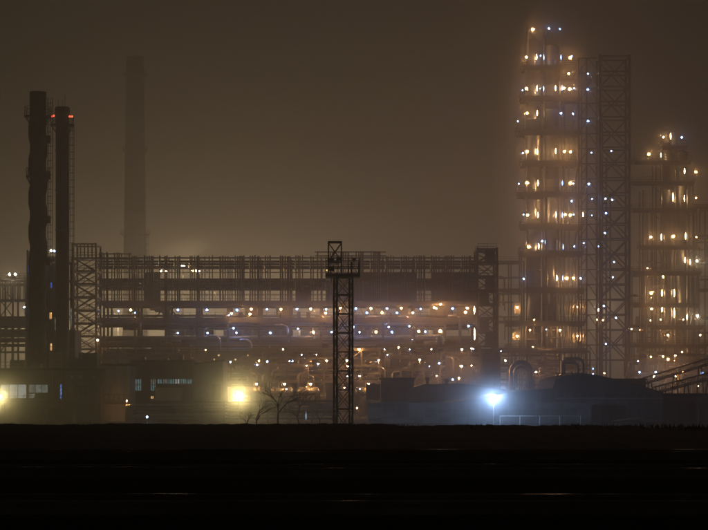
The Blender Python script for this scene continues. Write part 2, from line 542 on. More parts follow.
def caged_ladder(t, c, ang, r, z0, z1, m=STEEL, size=1.0):
    mb = MB()
    u = Vector((math.cos(ang), math.sin(ang), 0)); w = Vector((-u.y, u.x, 0))
    for s_ in (-0.25, 0.25):
        mb.bar(c + u * (r + 0.2) + w * s_ * size + Vector((0, 0, z0)), c + u * (r + 0.2) + w * s_ * size + Vector((0, 0, z1)), 0.06 * size)
    z = z0
    while z < z1:
        pts = [c + u * (r + 0.2) + (u * (0.45 - 0.45 * math.cos(q)) + w * 0.38 * math.sin(q)) * size + Vector((0, 0, z)) for q in (-2.6, -1.6, -0.8, 0, 0.8, 1.6, 2.6)]
        pts = [c + u * (r + 0.2 + 0.4 * size * (1 + math.cos(q))) + w * 0.38 * size * math.sin(q) + Vector((0, 0, z)) for q in (-2.8, -1.9, -1, 0, 1, 1.9, 2.8)]
        for k in range(6): mb.bar(pts[k], pts[k + 1], 0.05 * size)
        z += 1.2 * size
    for q in (-1, 0, 1):
        p0 = c + u * (r + 0.2 + 0.4 * size * (1 + math.cos(q))) + w * 0.38 * size * math.sin(q)
        mb.bar(p0 + Vector((0, 0, z0 + 2)), p0 + Vector((0, 0, z1)), 0.05 * size)
    return mb.build('ladder', m, t)

# tall banded concrete chimney far behind the coolers
D = 700.0
c = Vector((X(135, D), D, 0))
t = thing('concrete_chimney', 'very tall banded concrete chimney fading into the haze behind the cooler rack', 'chimney', c)
ys = [396, 252, 214, 190, 166, 142, 118, 94, 76, 57]
for i in range(len(ys) - 1):
    def rad(py): return (11.3 - (252 - py) * 2.6 / 195.0) * D / F
    z0, z1 = max(0, Z(ys[i], D)), Z(ys[i + 1], D)
    MB().lathe((c.x, c.y, 0), [(rad(ys[i]), z0), (rad(ys[i + 1]), z1)] + ([(rad(57) * 0.85, z1)] if i == len(ys) - 2 else []), 36).build('band', WHITEB if i in (0, 1) else (REDB if i in (2, 4, 6, 8) else MIDB), t)
ring_deck(t, c, rad(232) - 0.1, rad(232) + 1.5, Z(234, D), 1.6, 'platform', STEEL)
ring_deck(t, c, rad(150) - 0.1, rad(150) + 1.0, Z(150, D), 1.3, 'platform', STEEL)
ring_deck(t, c, rad(74) - 0.1, rad(74) + 1.0, Z(74, D), 1.3, 'platform', STEEL)
caged_ladder(t, c, -0.5, rad(252), 20, Z(234, D), STEEL, 2.0)

# steel chimney with helical strakes
D = 330.0
c = Vector((X(38, D), D, 0))
r = 8.0 * D / F
zt = Z(92, D)
t = thing('straked_chimney', 'dark steel chimney with wavy spiral strakes, tallest of the two near the office block', 'chimney', c)
MB().lathe((c.x, c.y, 0), [(r * 1.15, 0), (r * 1.15, 5), (r, 9), (r, zt - 4.5), (r * 1.04, zt - 4.4), (r * 1.04, zt), (r * 0.85, zt), (r * 0.8, zt - 2)], 40).build('shaft', DARK, t)
for s_ in range(3):
    mb = MB()
    N = 220
    z0, z1 = 10.0, zt - 5
    for i in range(N + 1):
        z = z0 + (z1 - z0) * i / N
        a = 2 * math.pi * (z / 17.0 + s_ / 3.0)
        for rr_, dz in ((r - 0.03, -1.2), (r + 0.26, -0.5), (r + 0.26, 0.5), (r - 0.03, 1.2)):
            mb.v.append(Vector((c.x + rr_ * math.cos(a), c.y + rr_ * math.sin(a), z + dz)))
    for i in range(N):
        for k in range(3):
            q = i * 4 + k
            mb.f.append([q, q + 4, q + 5, q + 1]); mb.sm.append(True)
    mb.build('strake', DARK, t)
ring_deck(t, c, r - 0.05, 13.6 * D / F, Z(116, D), 1.5, 'platform', DARK)
ring_deck(t, c, r - 0.05, 12.0 * D / F, Z(176, D), 1.3, 'platform', DARK)
caged_ladder(t, c, -0.25, r + 0.25, 4, zt - 1, DARK)
for k, py in enumerate((140, 176, 220, 262)):
    a = -0.45
    block('service_box', t, c + Vector((math.cos(a) * (r + 0.75), math.sin(a) * (r + 0.75), Z(py, D))), (0.7, 0.6, 1.3), DARK)

# plain steel chimney with red lamps
D = 338.0
c2 = Vector((X(62.3, D), D, 0))
r2 = 6.6 * D / F
zt = Z(107, D)
t = thing('capped_chimney', 'dark plain steel chimney with flared cap and red obstruction lamps', 'chimney', c2)
MB().lathe((c2.x, c2.y, 0), [(r2 * 1.2, 0), (r2 * 1.2, 6), (r2, 9), (r2, zt - 1.8), (r2 * 1.14, zt - 1.2), (r2 * 1.14, zt - 0.3), (r2 * 1.02, zt), (r2 * 0.8, zt), (r2 * 0.8, zt - 2)], 40).build('shaft', DARK, t)
ring_deck(t, c2, r2 - 0.05, 11.6 * D / F, Z(124.5, D), 1.6, 'platform', DARK)
caged_ladder(t, c2, -0.2, r2, 4, zt - 3, DARK)
for dx, hh in ((-0.5, 1.4), (0.5, 2.0), (0.1, 1.2)):
    rod('lightning_rod', t, (c2.x + dx * r2, c2.y - 0.6 * r2, zt - 0.1), (c2.x + dx * r2, c2.y - 0.6 * r2, zt + hh), 0.035, DARK, 6)
for py in (150, 190, 230, 270):
    MB().lathe((c2.x, c2.y, Z(py, D)), [(r2, -0.15), (r2 + 0.08, -0.12), (r2 + 0.08, 0.12), (r2, 0.15)], 32).build('flange', DARK, t)
for px, py in ((51.9, 116.6), (53.6, 115.6), (69.6, 116.4), (72.0, 116.4)):
    lamp(px, py, D - 0.9, 'red', 'small red obstruction lamp on the capped chimney platform', 'red chimney lamps', 0.9)

# ------------------------------------------------------------------ floodlight mast in the yard
D = 240.0
mc = Vector((X(343.2, D), D, 0))
t = thing('lattice_mast', 'dark lattice floodlight mast rising from the yard in front of cooler rack', 'mast', mc)
rot = Matrix.Rotation(math.radians(12), 3, 'Z')
hw = 0.97
def mp(sx, sy, z, k=1.0):
    return mc + rot @ Vector((sx * hw * k, sy * hw * k, 0)) + Vector((0, 0, z))
zp = Z(277.5, D)
corners = [(-1, -1), (1, -1), (1, 1), (-1, 1)]
for sx, sy in corners:
    beam('leg', t, mp(sx, sy, 0), mp(sx, sy, zp), 0.23, DARK)
lev = [0.15] + [Z(y, D) for y in (409, 390, 371, 352, 333, 314, 295)] + [zp]
for i in range(len(lev) - 1):
    za, zb = lev[i], lev[i + 1]
    for k in range(4):
        (ax, ay), (bx, by) = corners[k], corners[(k + 1) % 4]
        beam('ring_beam', t, mp(ax, ay, zb), mp(bx, by, zb), 0.13 if i % 2 else 0.17, DARK)
        beam('brace', t, mp(ax, ay, za), mp(bx, by, zb), 0.08, DARK)
        beam('brace', t, mp(bx, by, za), mp(ax, ay, zb), 0.08, DARK)
x0, x1 = X(325.5, D), X(360, D)
block('platform', t, ((x0 + x1) / 2, D, zp + 0.12), (x1 - x0, 3.6, 0.22), DARK)
rb = MB(); rail_mesh(rb, x0 + 0.05, x1 - 0.05, D - 1.75, D + 1.75, zp + 0.24, 2.0, 1.3, 0.08)
rb.build('railing', DARK, t)
for px in (351.5, 359):
    beam('railing_post', t, P(px, 277, D - 1.8), P(px, 262, D - 1.8), 0.22, DARK)
for sx in (328.5, 341.5):
    for dy in (-0.9, 0.9):
        beam('top_leg', t, Vector((X(sx, D), D + dy, zp)), Vector((X(sx, D), D + dy, Z(242, D))), 0.15, DARK)
for py in (242.3, 262):
    for dy in (-0.9, 0.9):
        beam('top_beam', t, Vector((X(328, D), D + dy, Z(py, D))), Vector((X(342, D), D + dy, Z(py, D))), 0.16, DARK)
for dy in (-0.9, 0.9):
    beam('top_brace', t, Vector((X(328.5, D), D + dy, Z(261, D))), Vector((X(341.5, D), D + dy, Z(243, D))), 0.08, DARK)
    beam('top_brace', t, Vector((X(341.5, D), D + dy, Z(261, D))), Vector((X(328.5, D), D + dy, Z(243, D))), 0.08, DARK)
for px, py, w_, h_ in ((330.5, 260.5, 6, 4), (338.5, 258.8, 4.6, 3.6), (331.2, 269, 5.6, 4), (354, 259.6, 3, 3)):
    s_ = D / F
    q = P(px, py, D - 2.0)
    f = MB()
    w2, h2 = w_ * s_ / 2, h_ * s_ / 2
    f.v = [q + Vector(v) for v in ((-w2, -0.25, -h2), (w2, -0.25, -h2), (w2, -0.25, h2), (-w2, -0.25, h2), (-w2 * .55, 0.35, -h2 * .55), (w2 * .55, 0.35, -h2 * .55), (w2 * .55, 0.35, h2 * .55), (-w2 * .55, 0.35, h2 * .55))]
    f.f = [[0, 1, 2, 3], [0, 4, 5, 1], [1, 5, 6, 2], [2, 6, 7, 3], [3, 7, 4, 0], [4, 7, 6, 5]]; f.sm = [False] * 6
    h = f.build('floodlight_housing', DARK, t)
    MB().box(q + Vector((0, -0.26, 0)), (w2 * 1.8, 0.02, h2 * 1.8)).build('glass', GLASS, h)
    beam('floodlight_bracket', t, q + Vector((0, 0.3, -h2)), q + Vector((0, 0.3, -1.6)), 0.07, DARK)

# ------------------------------------------------------------------ air cooler rack
D = 400.0
S = D / F
DEP = 13.0
t = thing('cooler_rack', 'long two-storey steel air cooler rack with rows of thin upright pipes', 'pipe rack', (X(290, D), D, 0))
colx = list(range(104, 478, 31))
for i, px in enumerate(colx):
    for j, dy in enumerate((0, DEP / 2, DEP)):
        top = 256 if px > 132 else 253
        beam('column', t, Vector((X(px, D), D + dy, 0)), Vector((X(px, D), D + dy, Z(303, D))), 0.42, STEEL)
        beam('upper_post', t, Vector((X(px, D), D + dy, Z(303, D))), Vector((X(px, D), D + dy, Z(top, D))), 0.22, STEEL)
    for py in (304, 321, 343):
        beam('cross_beam', t, Vector((X(px, D), D, Z(py, D))), Vector((X(px, D), D + DEP, Z(py, D))), 0.3, STEEL)
def hbeam(name, x0, x1, py, w, dy=0.0, m=STEEL, h=None):
    return beam(name, t, Vector((X(x0, D), D + dy, Z(py, D))), Vector((X(x1, D), D + dy, Z(py, D))), h or w, m, w)
for dy in (-0.3, DEP + 0.3):
    hbeam('girder', 97, 478, 304.0, 0.75, dy)
    hbeam('girder', 97, 478, 320.5, 0.95, dy)
    hbeam('girder', 100, 478, 343.5, 0.6, dy)
    hbeam('girder', 97, 478, 258.0, 0.28, dy)
c_, s_ = span(97, 478, 301.6, 303.0, D - 0.8, DEP + 1.6); block('deck', t, c_, s_, STEEL)
c_, s_ = span(97, 478, 318.4, 319.4, D - 0.8, DEP + 1.6); block('deck', t, c_, s_, STEEL)
# cooler bundles, louvre slats and upright pipes, bay by bay
bay = 15.1
nb = 25
louv = MB()
for k in range(nb):
    x0 = 99.0 + k * bay
    x1 = x0 + bay
    for dy in (0.3, DEP - 2.2):
        for (ya, yb) in ((260.6, 262.4), (263.2, 265.2), (266.0, 268.0)):
            c_, s_ = span(x0 + 0.3, x1 - R.uniform(0.3, 1.6), ya, yb, D + dy, 1.4); block('cooler_bundle', t, c_, s_, STEEL)
    for q, py in enumerate((279.6, 282.6, 285.8, 288.9)):
        c_, s_ = span(x0 + 0.2, x1 - R.uniform(0.2, 2.2), py - 0.75, py + 0.75, D + 0.5 + q * 0.1, 1.2); block('louvre', t, c_, s_, STEEL if (k + q) % 3 else STEEL2)
    c_, s_ = span(x0 + 0.1, x1 - 0.1, 278.7, 290.0, D + DEP - 2, 0.5); block('fan_casing', t, c_, s_, STEEL)
    for q in (0.5, 2.8, 5.0, 7.4) + ((8.6,) if k % 3 == 0 else ()):
        if R.random() < 0.05: continue
        xx = x0 + q + R.uniform(-0.4, 0.4)
        top = 256.6 - (3.5 if 99 <= xx < 132 else 0) - (4.5 if 315 < xx < 385 else 0) - R.uniform(0, 1.4)
        rod('upright_pipe', t, P(xx, 302, D - 0.25), P(xx, top, D - 0.25), R.choice((0.11, 0.14, 0.17)), STEEL, 8)
    if x0 > 322 or k in (2, 3, 13):
        for (ya, yb) in ((272.5, 279), (290, 301)):
            if R.random() < 0.85:
                c_, s_ = span(x0, x1, ya, yb, D + 2.6, 0.12); block('wind_wall_panel', t, c_, s_, SHEETD)
    for px_ in (x0,):
        beam('purlin', t, Vector((X(px_, D), D, Z(269.5, D))), Vector((X(px_, D), D + DEP, Z(269.5, D))), 0.16, STEEL)
        beam('purlin', t, Vector((X(px_, D), D, Z(279, D))), Vector((X(px_, D), D + DEP, Z(279, D))), 0.16, STEEL)
for (x0, x1, py) in ((99, 132, 254), (99, 132, 259), (315, 386, 252), (315, 386, 256)):
    hbeam('girder', x0, x1, py, 0.25, -0.2)
for py in (268.9, 272.6, 278.9, 290.4, 294.5):
    hbeam('pipe_rail', 97, 478, py, 0.16, -0.45)
for sd_ in 'fb':
    rb = MB(); rail_mesh(rb, X(97, D), X(478, D), D - 0.7, D + DEP + 0.7, Z(301.6, D), 1.2, 1.7, 0.07, sd_); rb.build('railing', STEEL, t)
for sd_ in 'fb':
    rb = MB(); rail_mesh(rb, X(97, D), X(478, D), D - 0.7, D + DEP + 0.7, Z(318.4, D), 1.2, 1.7, 0.07, sd_); rb.build('railing', STEEL, t)
# diagonal braces
for (xa, ya, xb, yb, dy) in ((166, 305, 153, 321, 0.1), (166, 305, 181, 320, 0.1), (228, 305, 214, 320, DEP), (359, 305, 366, 320, 0.1), (359, 305, 350, 320, 0.1),
                         (400, 343, 384, 371, 0), (400, 343, 420, 371, 0), (440, 343, 423, 372, 0), (440, 343, 457, 372, 0), (352, 343, 340, 368, DEP / 2), (352, 343, 366, 368, DEP / 2),
                         (166, 343, 150, 372, 0), (166, 343, 182, 372, 0), (290, 343, 274, 372, DEP / 2), (290, 343, 306, 372, DEP / 2), (197, 322, 184, 343, DEP / 2), (197, 322, 212, 343, DEP / 2)):
    beam('brace', t, Vector((X(xa, D), D + dy, Z(ya, D))), Vector((X(xb, D), D + dy, Z(yb, D))), 0.26, STEEL2)
# pipe tiers
for (x0, x1, py, r_, dy, m_) in ((97, 478, 323.6, 0.36, 1.0, PIPE), (97, 478, 325.8, 0.26, 3.2, RUST), (120, 470, 327.8, 0.30, 5.5, PIPE), (97, 478, 324.2, 0.45, 8.5, RUST),
                             (97, 478, 337.6, 0.34, 0.6, PIPE), (97, 440, 340.2, 0.28, 2.4, RUST), (140, 478, 341.6, 0.34, 4.6, PIPE), (97, 478, 338.2, 0.5, 8.0, STEEL2),
                             (97, 478, 346.2, 0.30, 0.7, RUST), (150, 478, 348.6, 0.36, 3.0, PIPE), (97, 390, 351.4, 0.24, 5.0, STEEL2), (250, 478, 353.6, 0.22, 1.2, RUST),
                             (97, 300, 314.5, 0.22, 9.0, PIPE), (330, 478, 315.5, 0.25, 8.0, PIPE)):
    rod('pipe_run', t, Vector((X(x0, D), D + dy, Z(py, D))), Vector((X(x1, D), D + dy, Z(py, D))), r_, m_, 12)
# bent risers and drops
def riser(x0, y0, x1, y1, d, r_, m_=PIPE, par=None, name='riser_pipe'):
    """pipe from (x0,y0) level across to x1 then down to y1, with a rounded elbow"""
    a, b_ = P(x0, y0, d), P(x1, y1, d)
    sg = 1 if b_.x > a.x else -1
    e = min(1.2, abs(b_.x - a.x) * 0.6)
    cx, cz = b_.x - sg * e, a.z - e
    pts = [a] + [Vector((cx + sg * e * math.sin(q), d, cz + e * math.cos(q))) for q in [i * math.pi / 12 for i in range(7)]] + [b_]
    return MB().tube(pts, r_, 12).build(name, m_, par or t)
for (x0, y0, x1, y1, dd, r_) in ((150, 308.5, 167.5, 322, 451, 0.42), (155, 310.5, 164.5, 322, 452.5, 0.3), (134, 318.0, 140, 336, 449.6, 0.35), (128, 312, 143, 318, 453, 0.2),
                              (365, 317, 389, 324, 449.5, 0.3), (398, 316.5, 410, 325, 449.5, 0.25), (315, 316, 325, 324, 449.5, 0.25), (240, 340, 251, 360, 449.4, 0.3), (448, 316, 460, 343, 449.5, 0.3),
                              (205, 336, 220, 352, 449.4, 0.26), (430, 336, 444, 360, 449.4, 0.28), (275, 325, 288, 342, 449.3, 0.24)):
    riser(x0, y0, x1, y1, dd - 50, r_)
# pale switchgear panels under the gallery, lit by the lamps in front of them
for k in range(24):
    x0 = 166 + k * 9.6
    if k in (5, 13): continue
    c_, s_ = span(x0, x0 + 9.3, 330.2, 335.6, D + 3.2, 0.3); block('switchgear_panel', t, c_, s_, SHEET if k % 4 else STEEL2)
for (x0, x1, y0, y1) in ((366.5, 375.5, 304.5, 313.5), (430, 453, 302.8, 316), (473, 476, 303.5, 312.5), (346, 362, 328, 335), (457, 476, 304.5, 316), (396, 424, 329, 335), (276, 291, 304, 316), (245, 257, 304.5, 316), (336, 345, 304.5, 316), (396, 408, 304, 315), (306, 318, 329, 335.5), (433, 446, 328, 335)):
    c_, s_ = span(x0, x1, y0, y1, D + 4.5, 0.2); block('cabin_wall', t, c_, s_, SHEET)
# pump and valve clutter standing on the two decks
for k in range(80):
    xx = R.uniform(104, 472)
    base, hmax = R.choice(((318.4, 7), (343.0, 6.5), (303, 0), (330, 5)))
    if hmax == 0: continue
    w_ = R.uniform(1.2, 5.5); hh = R.uniform(2, hmax)
    dd = D + R.uniform(1.0, DEP - 2)
    if R.random() < 0.45:
        a = P(xx, base, dd)
        rod('drum', t, a + Vector((-w_ * S * 0.6, 0, hh * S * 0.5)), a + Vector((w_ * S * 0.6, 0, hh * S * 0.5)), hh * S * 0.42, R.choice((PIPE, STEEL2, RUST)), 14)
    else:
        c_, s_ = span(xx, xx + w_, base - hh, base, dd, 1.2); block('cabinet', t, c_, s_, R.choice((STEEL, STEEL2, SHEETD)))

# stair tower at the left end of the rack
def frame_tower(name, label, cat, x0, x1, d, dep, ytop, ybot, levels, w, m=STEEL, brace='x', bw=None, skipbrace=()):
    s_ = d / F
    tt = thing(name, label, cat, (X((x0 + x1) / 2, d), d, 0))
    zb = max(0.0, Z(ybot, d))
    zs = [zb] + [Z(y, d) for y in levels]
    cs = [(X(x0, d), d), (X(x1, d), d), (X(x1, d), d + dep), (X(x0, d), d + dep)]
    for (x, y) in cs:
        beam('column', tt, (x, y, zb), (x, y, Z(ytop, d)), w, m)
    for i in range(1, len(zs)):
        for k in range(4):
            (ax, ay), (bx, by) = cs[k], cs[(k + 1) % 4]
            beam('beam', tt, (ax, ay, zs[i]), (bx, by, zs[i]), w * 0.8, m)
            if i in skipbrace: continue
            if brace == 'x' or (brace == 'v' and k != 2):
                beam('brace', tt, (ax, ay, zs[i - 1]), (bx, by, zs[i]), bw or w * 0.55, m)
                beam('brace', tt, (bx, by, zs[i - 1]), (ax, ay, zs[i]), bw or w * 0.55, m)
    return tt
lv = [362, 349, 336, 323, 310, 297, 284, 271, 258, 244]
st = frame_tower('stair_tower', 'cross-braced steel stair tower beside the dark steel chimneys', 'tower', 72.5, 96, 390, 7, 243, 400, lv, 0.36, STEEL, 'x', 0.15, (10,))
s_ = 390 / F
for i, py in enumerate(lv[:-1]):
    c_, z_ = span(73, 95.5, py - 0.4, py + 0.6, 390.3, 6.4); block('landing', st, c_, z_, STEEL)
    a, b_ = (P(75, py + 12.5, 391.5), P(93, py + 0.4, 391.5)) if i % 2 else (P(93, py + 12.5, 391.5), P(75, py + 0.4, 391.5))
    beam('stair_flight', st, a, b_, 1.2, STEEL, 0.22)
for px in (77, 80.5, 84.5, 88, 92):
    beam('post', st, P(px, 258, 390), P(px, 244, 390), 0.22, STEEL)
for py in lv[:-1]:
    for sd_ in 'fb':
        rb = MB(); rail_mesh(rb, X(73, 390), X(95.5, 390), 389.9, 397, Z(py, 390), 1.1, 1.6, 0.07, sd_); rb.build('railing', STEEL, st)

# rear tower of the rack, right end
lv2 = [388, 374, 360, 346, 332, 318, 304, 290, 276, 262, 249]
st2 = frame_tower('lift_tower', 'dark square steel tower closing the far end of the cooler rack', 'tower', 477.5, 497, 398, 9, 247.5, 405, lv2, 0.42, STEEL, 'x', 0.18)
for i, py in enumerate(lv2):
    c_, z_ = span(478, 496.5, py - 0.4, py + 0.6, 398.4, 8); block('landing', st2, c_, z_, STEEL)
    if i < 10 and i % 3 != 2:
        c_, z_ = span(479 + (i % 2) * 6, 489 + (i % 2) * 6, py - 13, py - 1, 401, 0.15); block('sheeting', st2, c_, z_, SHEETD)
for py in lv2:
    for sd_ in 'fb':
        rb = MB(); rail_mesh(rb, X(478, 398), X(496.5, 398), 397.9, 406.5, Z(py, 398), 1.1, 1.6, 0.07, sd_); rb.build('railing', STEEL, st2)

# ------------------------------------------------------------------ left edge rack
lt = thing('side_rack', 'open steel pipe rack beside the straked chimney, topped with two floodlights', 'pipe rack', (X(12, 385), 385, 0))
for px in (-14, 0, 13, 26):
    for dy in (0, 6):
        beam('column', lt, Vector((X(px, 385), 385 + dy, 0)), Vector((X(px, 385), 385 + dy, Z(277, 385))), 0.36, STEEL)
for py in (279.5, 284, 300, 317, 322, 330, 336, 352):
    for dy in (0, 6):
        beam('beam', lt, Vector((X(-16, 385), 385 + dy, Z(py, 385))), Vector((X(28, 385), 385 + dy, Z(py, 385))), 0.3 if py != 322 else 0.6, STEEL)
for (xa, ya, xb, yb) in ((0, 317, 13, 300), (13, 317, 0, 300), (13, 300, 0, 284), (0, 336, 13, 322), (13, 336, 26, 322), (0, 352, 13, 336)):
    beam('brace', lt, P(xa, ya, 385), P(xb, yb, 385), 0.2, STEEL)
for px in (3, 6, 8, 11, 15, 18, 20, 24):
    rod('upright_pipe', lt, P(px, 300, 385), P(px, 274 + R.uniform(0, 6), 385), 0.13, STEEL, 8)
for (py, r_, dy) in ((326, 0.4, 2), (333, 0.35, 3), (340, 0.45, 2), (345, 0.3, 4), (319, 0.25, 1)):
    rod('pipe_run', lt, Vector((X(-16, 385), 385 + dy, Z(py, 385))), Vector((X(28, 385), 385 + dy, Z(py, 385))), r_, RUST, 12)
for px, py in ((9.3, 274.5), (15.2, 274.3)):
    lamp(px, py, 384.5, 'white', 'floodlight on top of the side pipe rack', 'side rack floodlights', 1.4)
for sd_ in 'fb':
    rb = MB(); rail_mesh(rb, X(-16, 385), X(28, 385), 384.9, 391, Z(279, 385), 1.1, 1.6, 0.07, sd_); rb.build('railing', STEEL, lt)

# box structure between the two near chimneys (boiler duct casing)
bd = thing('flue_casing', 'dark flue gas casing standing between the two steel chimneys', 'boiler casing', (X(46, 352), 352, 0))
c_, s_ = span(27, 75, 330, 402, 346, 8); s_ = (s_[0], s_[1], c_.z * 2 if False else s_[2]); block('lower_casing', bd, c_, s_, DARK)
for (x0, x1, y0, y1, dd, dep) in ((47, 56, 256, 331, 350, 3), (27, 31, 251, 331, 350, 2.5), (70, 73, 262, 331, 350, 2)):
    c_, s_ = span(x0, x1, y0, y1, dd, dep); block('duct', bd, c_, s_, DARK)
for y in (262, 280, 298, 316):
    c_, s_ = span(27, 73, y, y + 1.2, 349, 5); block('platform', bd, c_, s_, DARK)
for px in (27.5, 47, 56, 72):
    beam('column', bd, P(px, 400, 349), P(px, 250 if px < 30 else 258, 349), 0.3, DARK)
for (x0, x1, y0, y1, m_) in ((49.6, 51.6, 312.5, 319, W_WARM), (50.2, 52.4, 343.6, 350.5, W_WARM), (70.4, 71.6, 308, 328, W_DIM), (50.3, 52, 282, 288, W_BLUE), (28, 30, 265.5, 272, W_BLUE), (54.8, 55.6, 318, 330, W_DIM)):
    c_, s_ = span(x0, x1, y0, y1, 345.4, 0.2); block('window', bd, c_, s_, m_)
lamp(51.0, 250.8, 348.5, 'white', 'pale floodlight over the duct between the two steel chimneys', 'flue casing floodlights', 1.3)
lamp(54.4, 251.0, 348.5, 'cool', 'bluish lamp over the duct between the two steel chimneys', 'flue casing floodlights', 1.3)
lamp(24.2, 307.2, 349, 'cool', 'bluish lamp at the side of the flue casing', 'flue casing floodlights', 1.3)

# ------------------------------------------------------------------ low buildings along the yard
def building(name, label, x0, x1, ytop, d, dep, m, roof=0.35, ribs=False, roofm=ROOF):
    a = X(x0, d); b_ = X(x1, d); zt_ = Z(ytop, d)
    tt = thing(name, label, 'building', ((a + b_) / 2, d, 0))
    wb = MB().box(((a + b_) / 2, d + dep / 2, zt_ / 2), (b_ - a, dep, zt_))
    if ribs:
        k = a + 0.2
        while k < b_ - 0.1:
            wb.box((k, d - 0.03, zt_ / 2), (0.12, 0.1, zt_ - 0.05)); k += 0.42
    wb.build('wall', m, tt)
    rm = MB().box(((a + b_) / 2, d + dep / 2, zt_ + roof / 2), (b_ - a + 0.5, dep + 0.5, roof)); rm.build('roof', roofm, tt)
    return tt
def win(tt, x0, x1, y0, y1, d, pane, cols=1, rows=1, fm=STEEL):
    a, b_ = P(x0, y1, d), P(x1, y0, d)
    fr = MB()
    tck = 0.09
    for k in range(cols + 1):
        x = a.x + (b_.x - a.x) * k / cols
        fr.box((x, d - 0.06, (a.z + b_.z) / 2), (tck, 0.14, b_.z - a.z + tck))
    for k in range(rows + 1):
        z = a.z + (b_.z - a.z) * k / rows
        fr.box(((a.x + b_.x) / 2, d - 0.058, z), (b_.x - a.x + tck, 0.13, tck))
    fr.box(((a.x + b_.x) / 2, d - 0.12, a.z - 0.1), (b_.x - a.x + 0.3, 0.24, 0.07))
    o = fr.build('window', fm, tt)
    w_, h_ = (b_.x - a.x) / cols, (b_.z - a.z) / rows
    for i in range(cols):
        for j in range(rows):
            block2 = MB().box((a.x + w_ * (i + 0.5), d - 0.02, a.z + h_ * (j + 0.5)), (w_ - tck, 0.02, h_ - tck))
            block2.build('pane', pane if not isinstance(pane, (list, tuple)) else pane[(i + j * cols) % len(pane)], o)
    return o
d = 318.0
ob = building('office_block', 'long low office block with pale lit windows and a blue slit window', -60, 101, 371, d, 14, BRICK)
win(ob, -44, -24, 384.5, 398, d, [W_PALE, W_DIM, W_DIM], 3)
win(ob, -20, -2, 384.5, 398, d, [W_PALE, W_PALE, W_DIM], 3)
win(ob, 0.5, 26.5, 384.5, 398.5, d, [W_PALE, W_PALE, W_PALE, W_DIM], 3)
win(ob, 29, 48, 384.5, 393, d, [W_DIM, W_DIM, W_DIM], 3)
win(ob, 29, 48, 393.6, 398.5, d, [W_DIM, GLASS, GLASS], 3)
win(ob, 59.8, 62.2, 384.3, 399, d, [W_BLUE], 1, 4)
win(ob, 68, 88, 385, 397, d, [GLASS], 4, 1)
c_, s_ = span(-60, 101, 402.2, 404, d - 1.6, 1.6); block('canopy', ob, c_, s_, CONCD)
for px in (2, 17, 30, 46, 60, 80, 95):
    c_, s_ = span(px, px + 1.4, 404, 424, d - 1.4, 0.4); block('canopy_post', ob, c_, s_, CONCD)
for (x0, x1) in ((32, 44), (48, 58), (64, 71), (82, 93)):
    c_, s_ = span(x0, x1, 407, 423, d - 0.08, 0.1); block('roller_door', ob, c_, s_, SHEETD)
c_, s_ = span(72.6, 76, 412, 423, d - 2.2, 0.5); block('pilaster', ob, c_, s_, CONC)
for (x0, x1, y0, dd) in ((49, 62, 352, 322), (63, 66, 351, 321), (68, 78, 358, 323), (78.5, 81, 352.5, 321), (82, 97, 353, 324), (10, 24, 360, 324), (30, 40, 364, 322)):
    c_, s_ = span(x0, x1, y0, 371.5, dd, 3); block('roof_plant', ob, c_, s_, R.choice((SHEETD, SHEET, CONCD)))
rb = MB(); rail_mesh(rb, X(-58, d), X(100, d), d + 0.2, d + 13.5, Z(369, d), 1.1, 1.8, 0.06, 'f'); rb.build('railing', STEEL, ob)
rb = MB(); rail_mesh(rb, X(-58, d), X(100, d), d - 1.5, d, Z(402, d), 1.0, 1.2, 0.06, 'f'); rb.build('canopy_railing', STEEL, ob)

for px in range(-56, 100, 9):
    c_, s_ = span(px, px + 0.5, 372.5, 383, d - 0.06, 0.1); block('panel_joint', ob, c_, s_, CONCD)
for px in (52, 66, 98):
    rod('downpipe', ob, P(px, 403, d - 0.12), P(px, 371, d - 0.12), 0.07, STEEL2, 8)
rod('gutter', ob, P(-58, 371.6, d - 0.3), P(101, 371.6, d - 0.3), 0.1, STEEL2, 8)
for px in (70, 79, 92):
    c_, s_ = span(px, px + 3, 375.5, 378.5, d - 0.35, 0.35); block('air_conditioner', ob, c_, s_, SHEET)
d = 322.0
cs_ = building('corrugated_shed', 'narrow shed with pale ribbed sheet front between office block and workshop', 102.5, 130, 366, d, 16, PALE, 0.3, True, SHEETD)
lamp(126.6, 401.0, 317.2, 'warm_small', 'tiny warm lamp over the upright tank by corrugated shed', None, 0.8, True)
c_, s_ = span(101, 131, 400, 403.5, d - 1.2, 1.2); block('canopy', cs_, c_, s_, CONCD)
for px in (104, 109, 114, 119, 124):
    beam('handrail_post', cs_, P(px, 400, d - 1.1), P(px, 394.5, d - 1.1), 0.1, STEEL)
beam('handrail', cs_, P(101, 394.7, d - 1.1), P(131, 394.7, d - 1.1), 0.1, STEEL)
cyl = tag(MB().lathe((X(130, 318), 317.5, 0), [(0.72, 0), (0.72, Z(405.5, 318)), (0.55, Z(404.6, 318)), (0.001, Z(404.4, 318))], 24).build('water_butt', CONC, None, (X(130, 318), 317.5, 0)), 'pale upright cylindrical tank at the corner of the corrugated shed', 'tank')

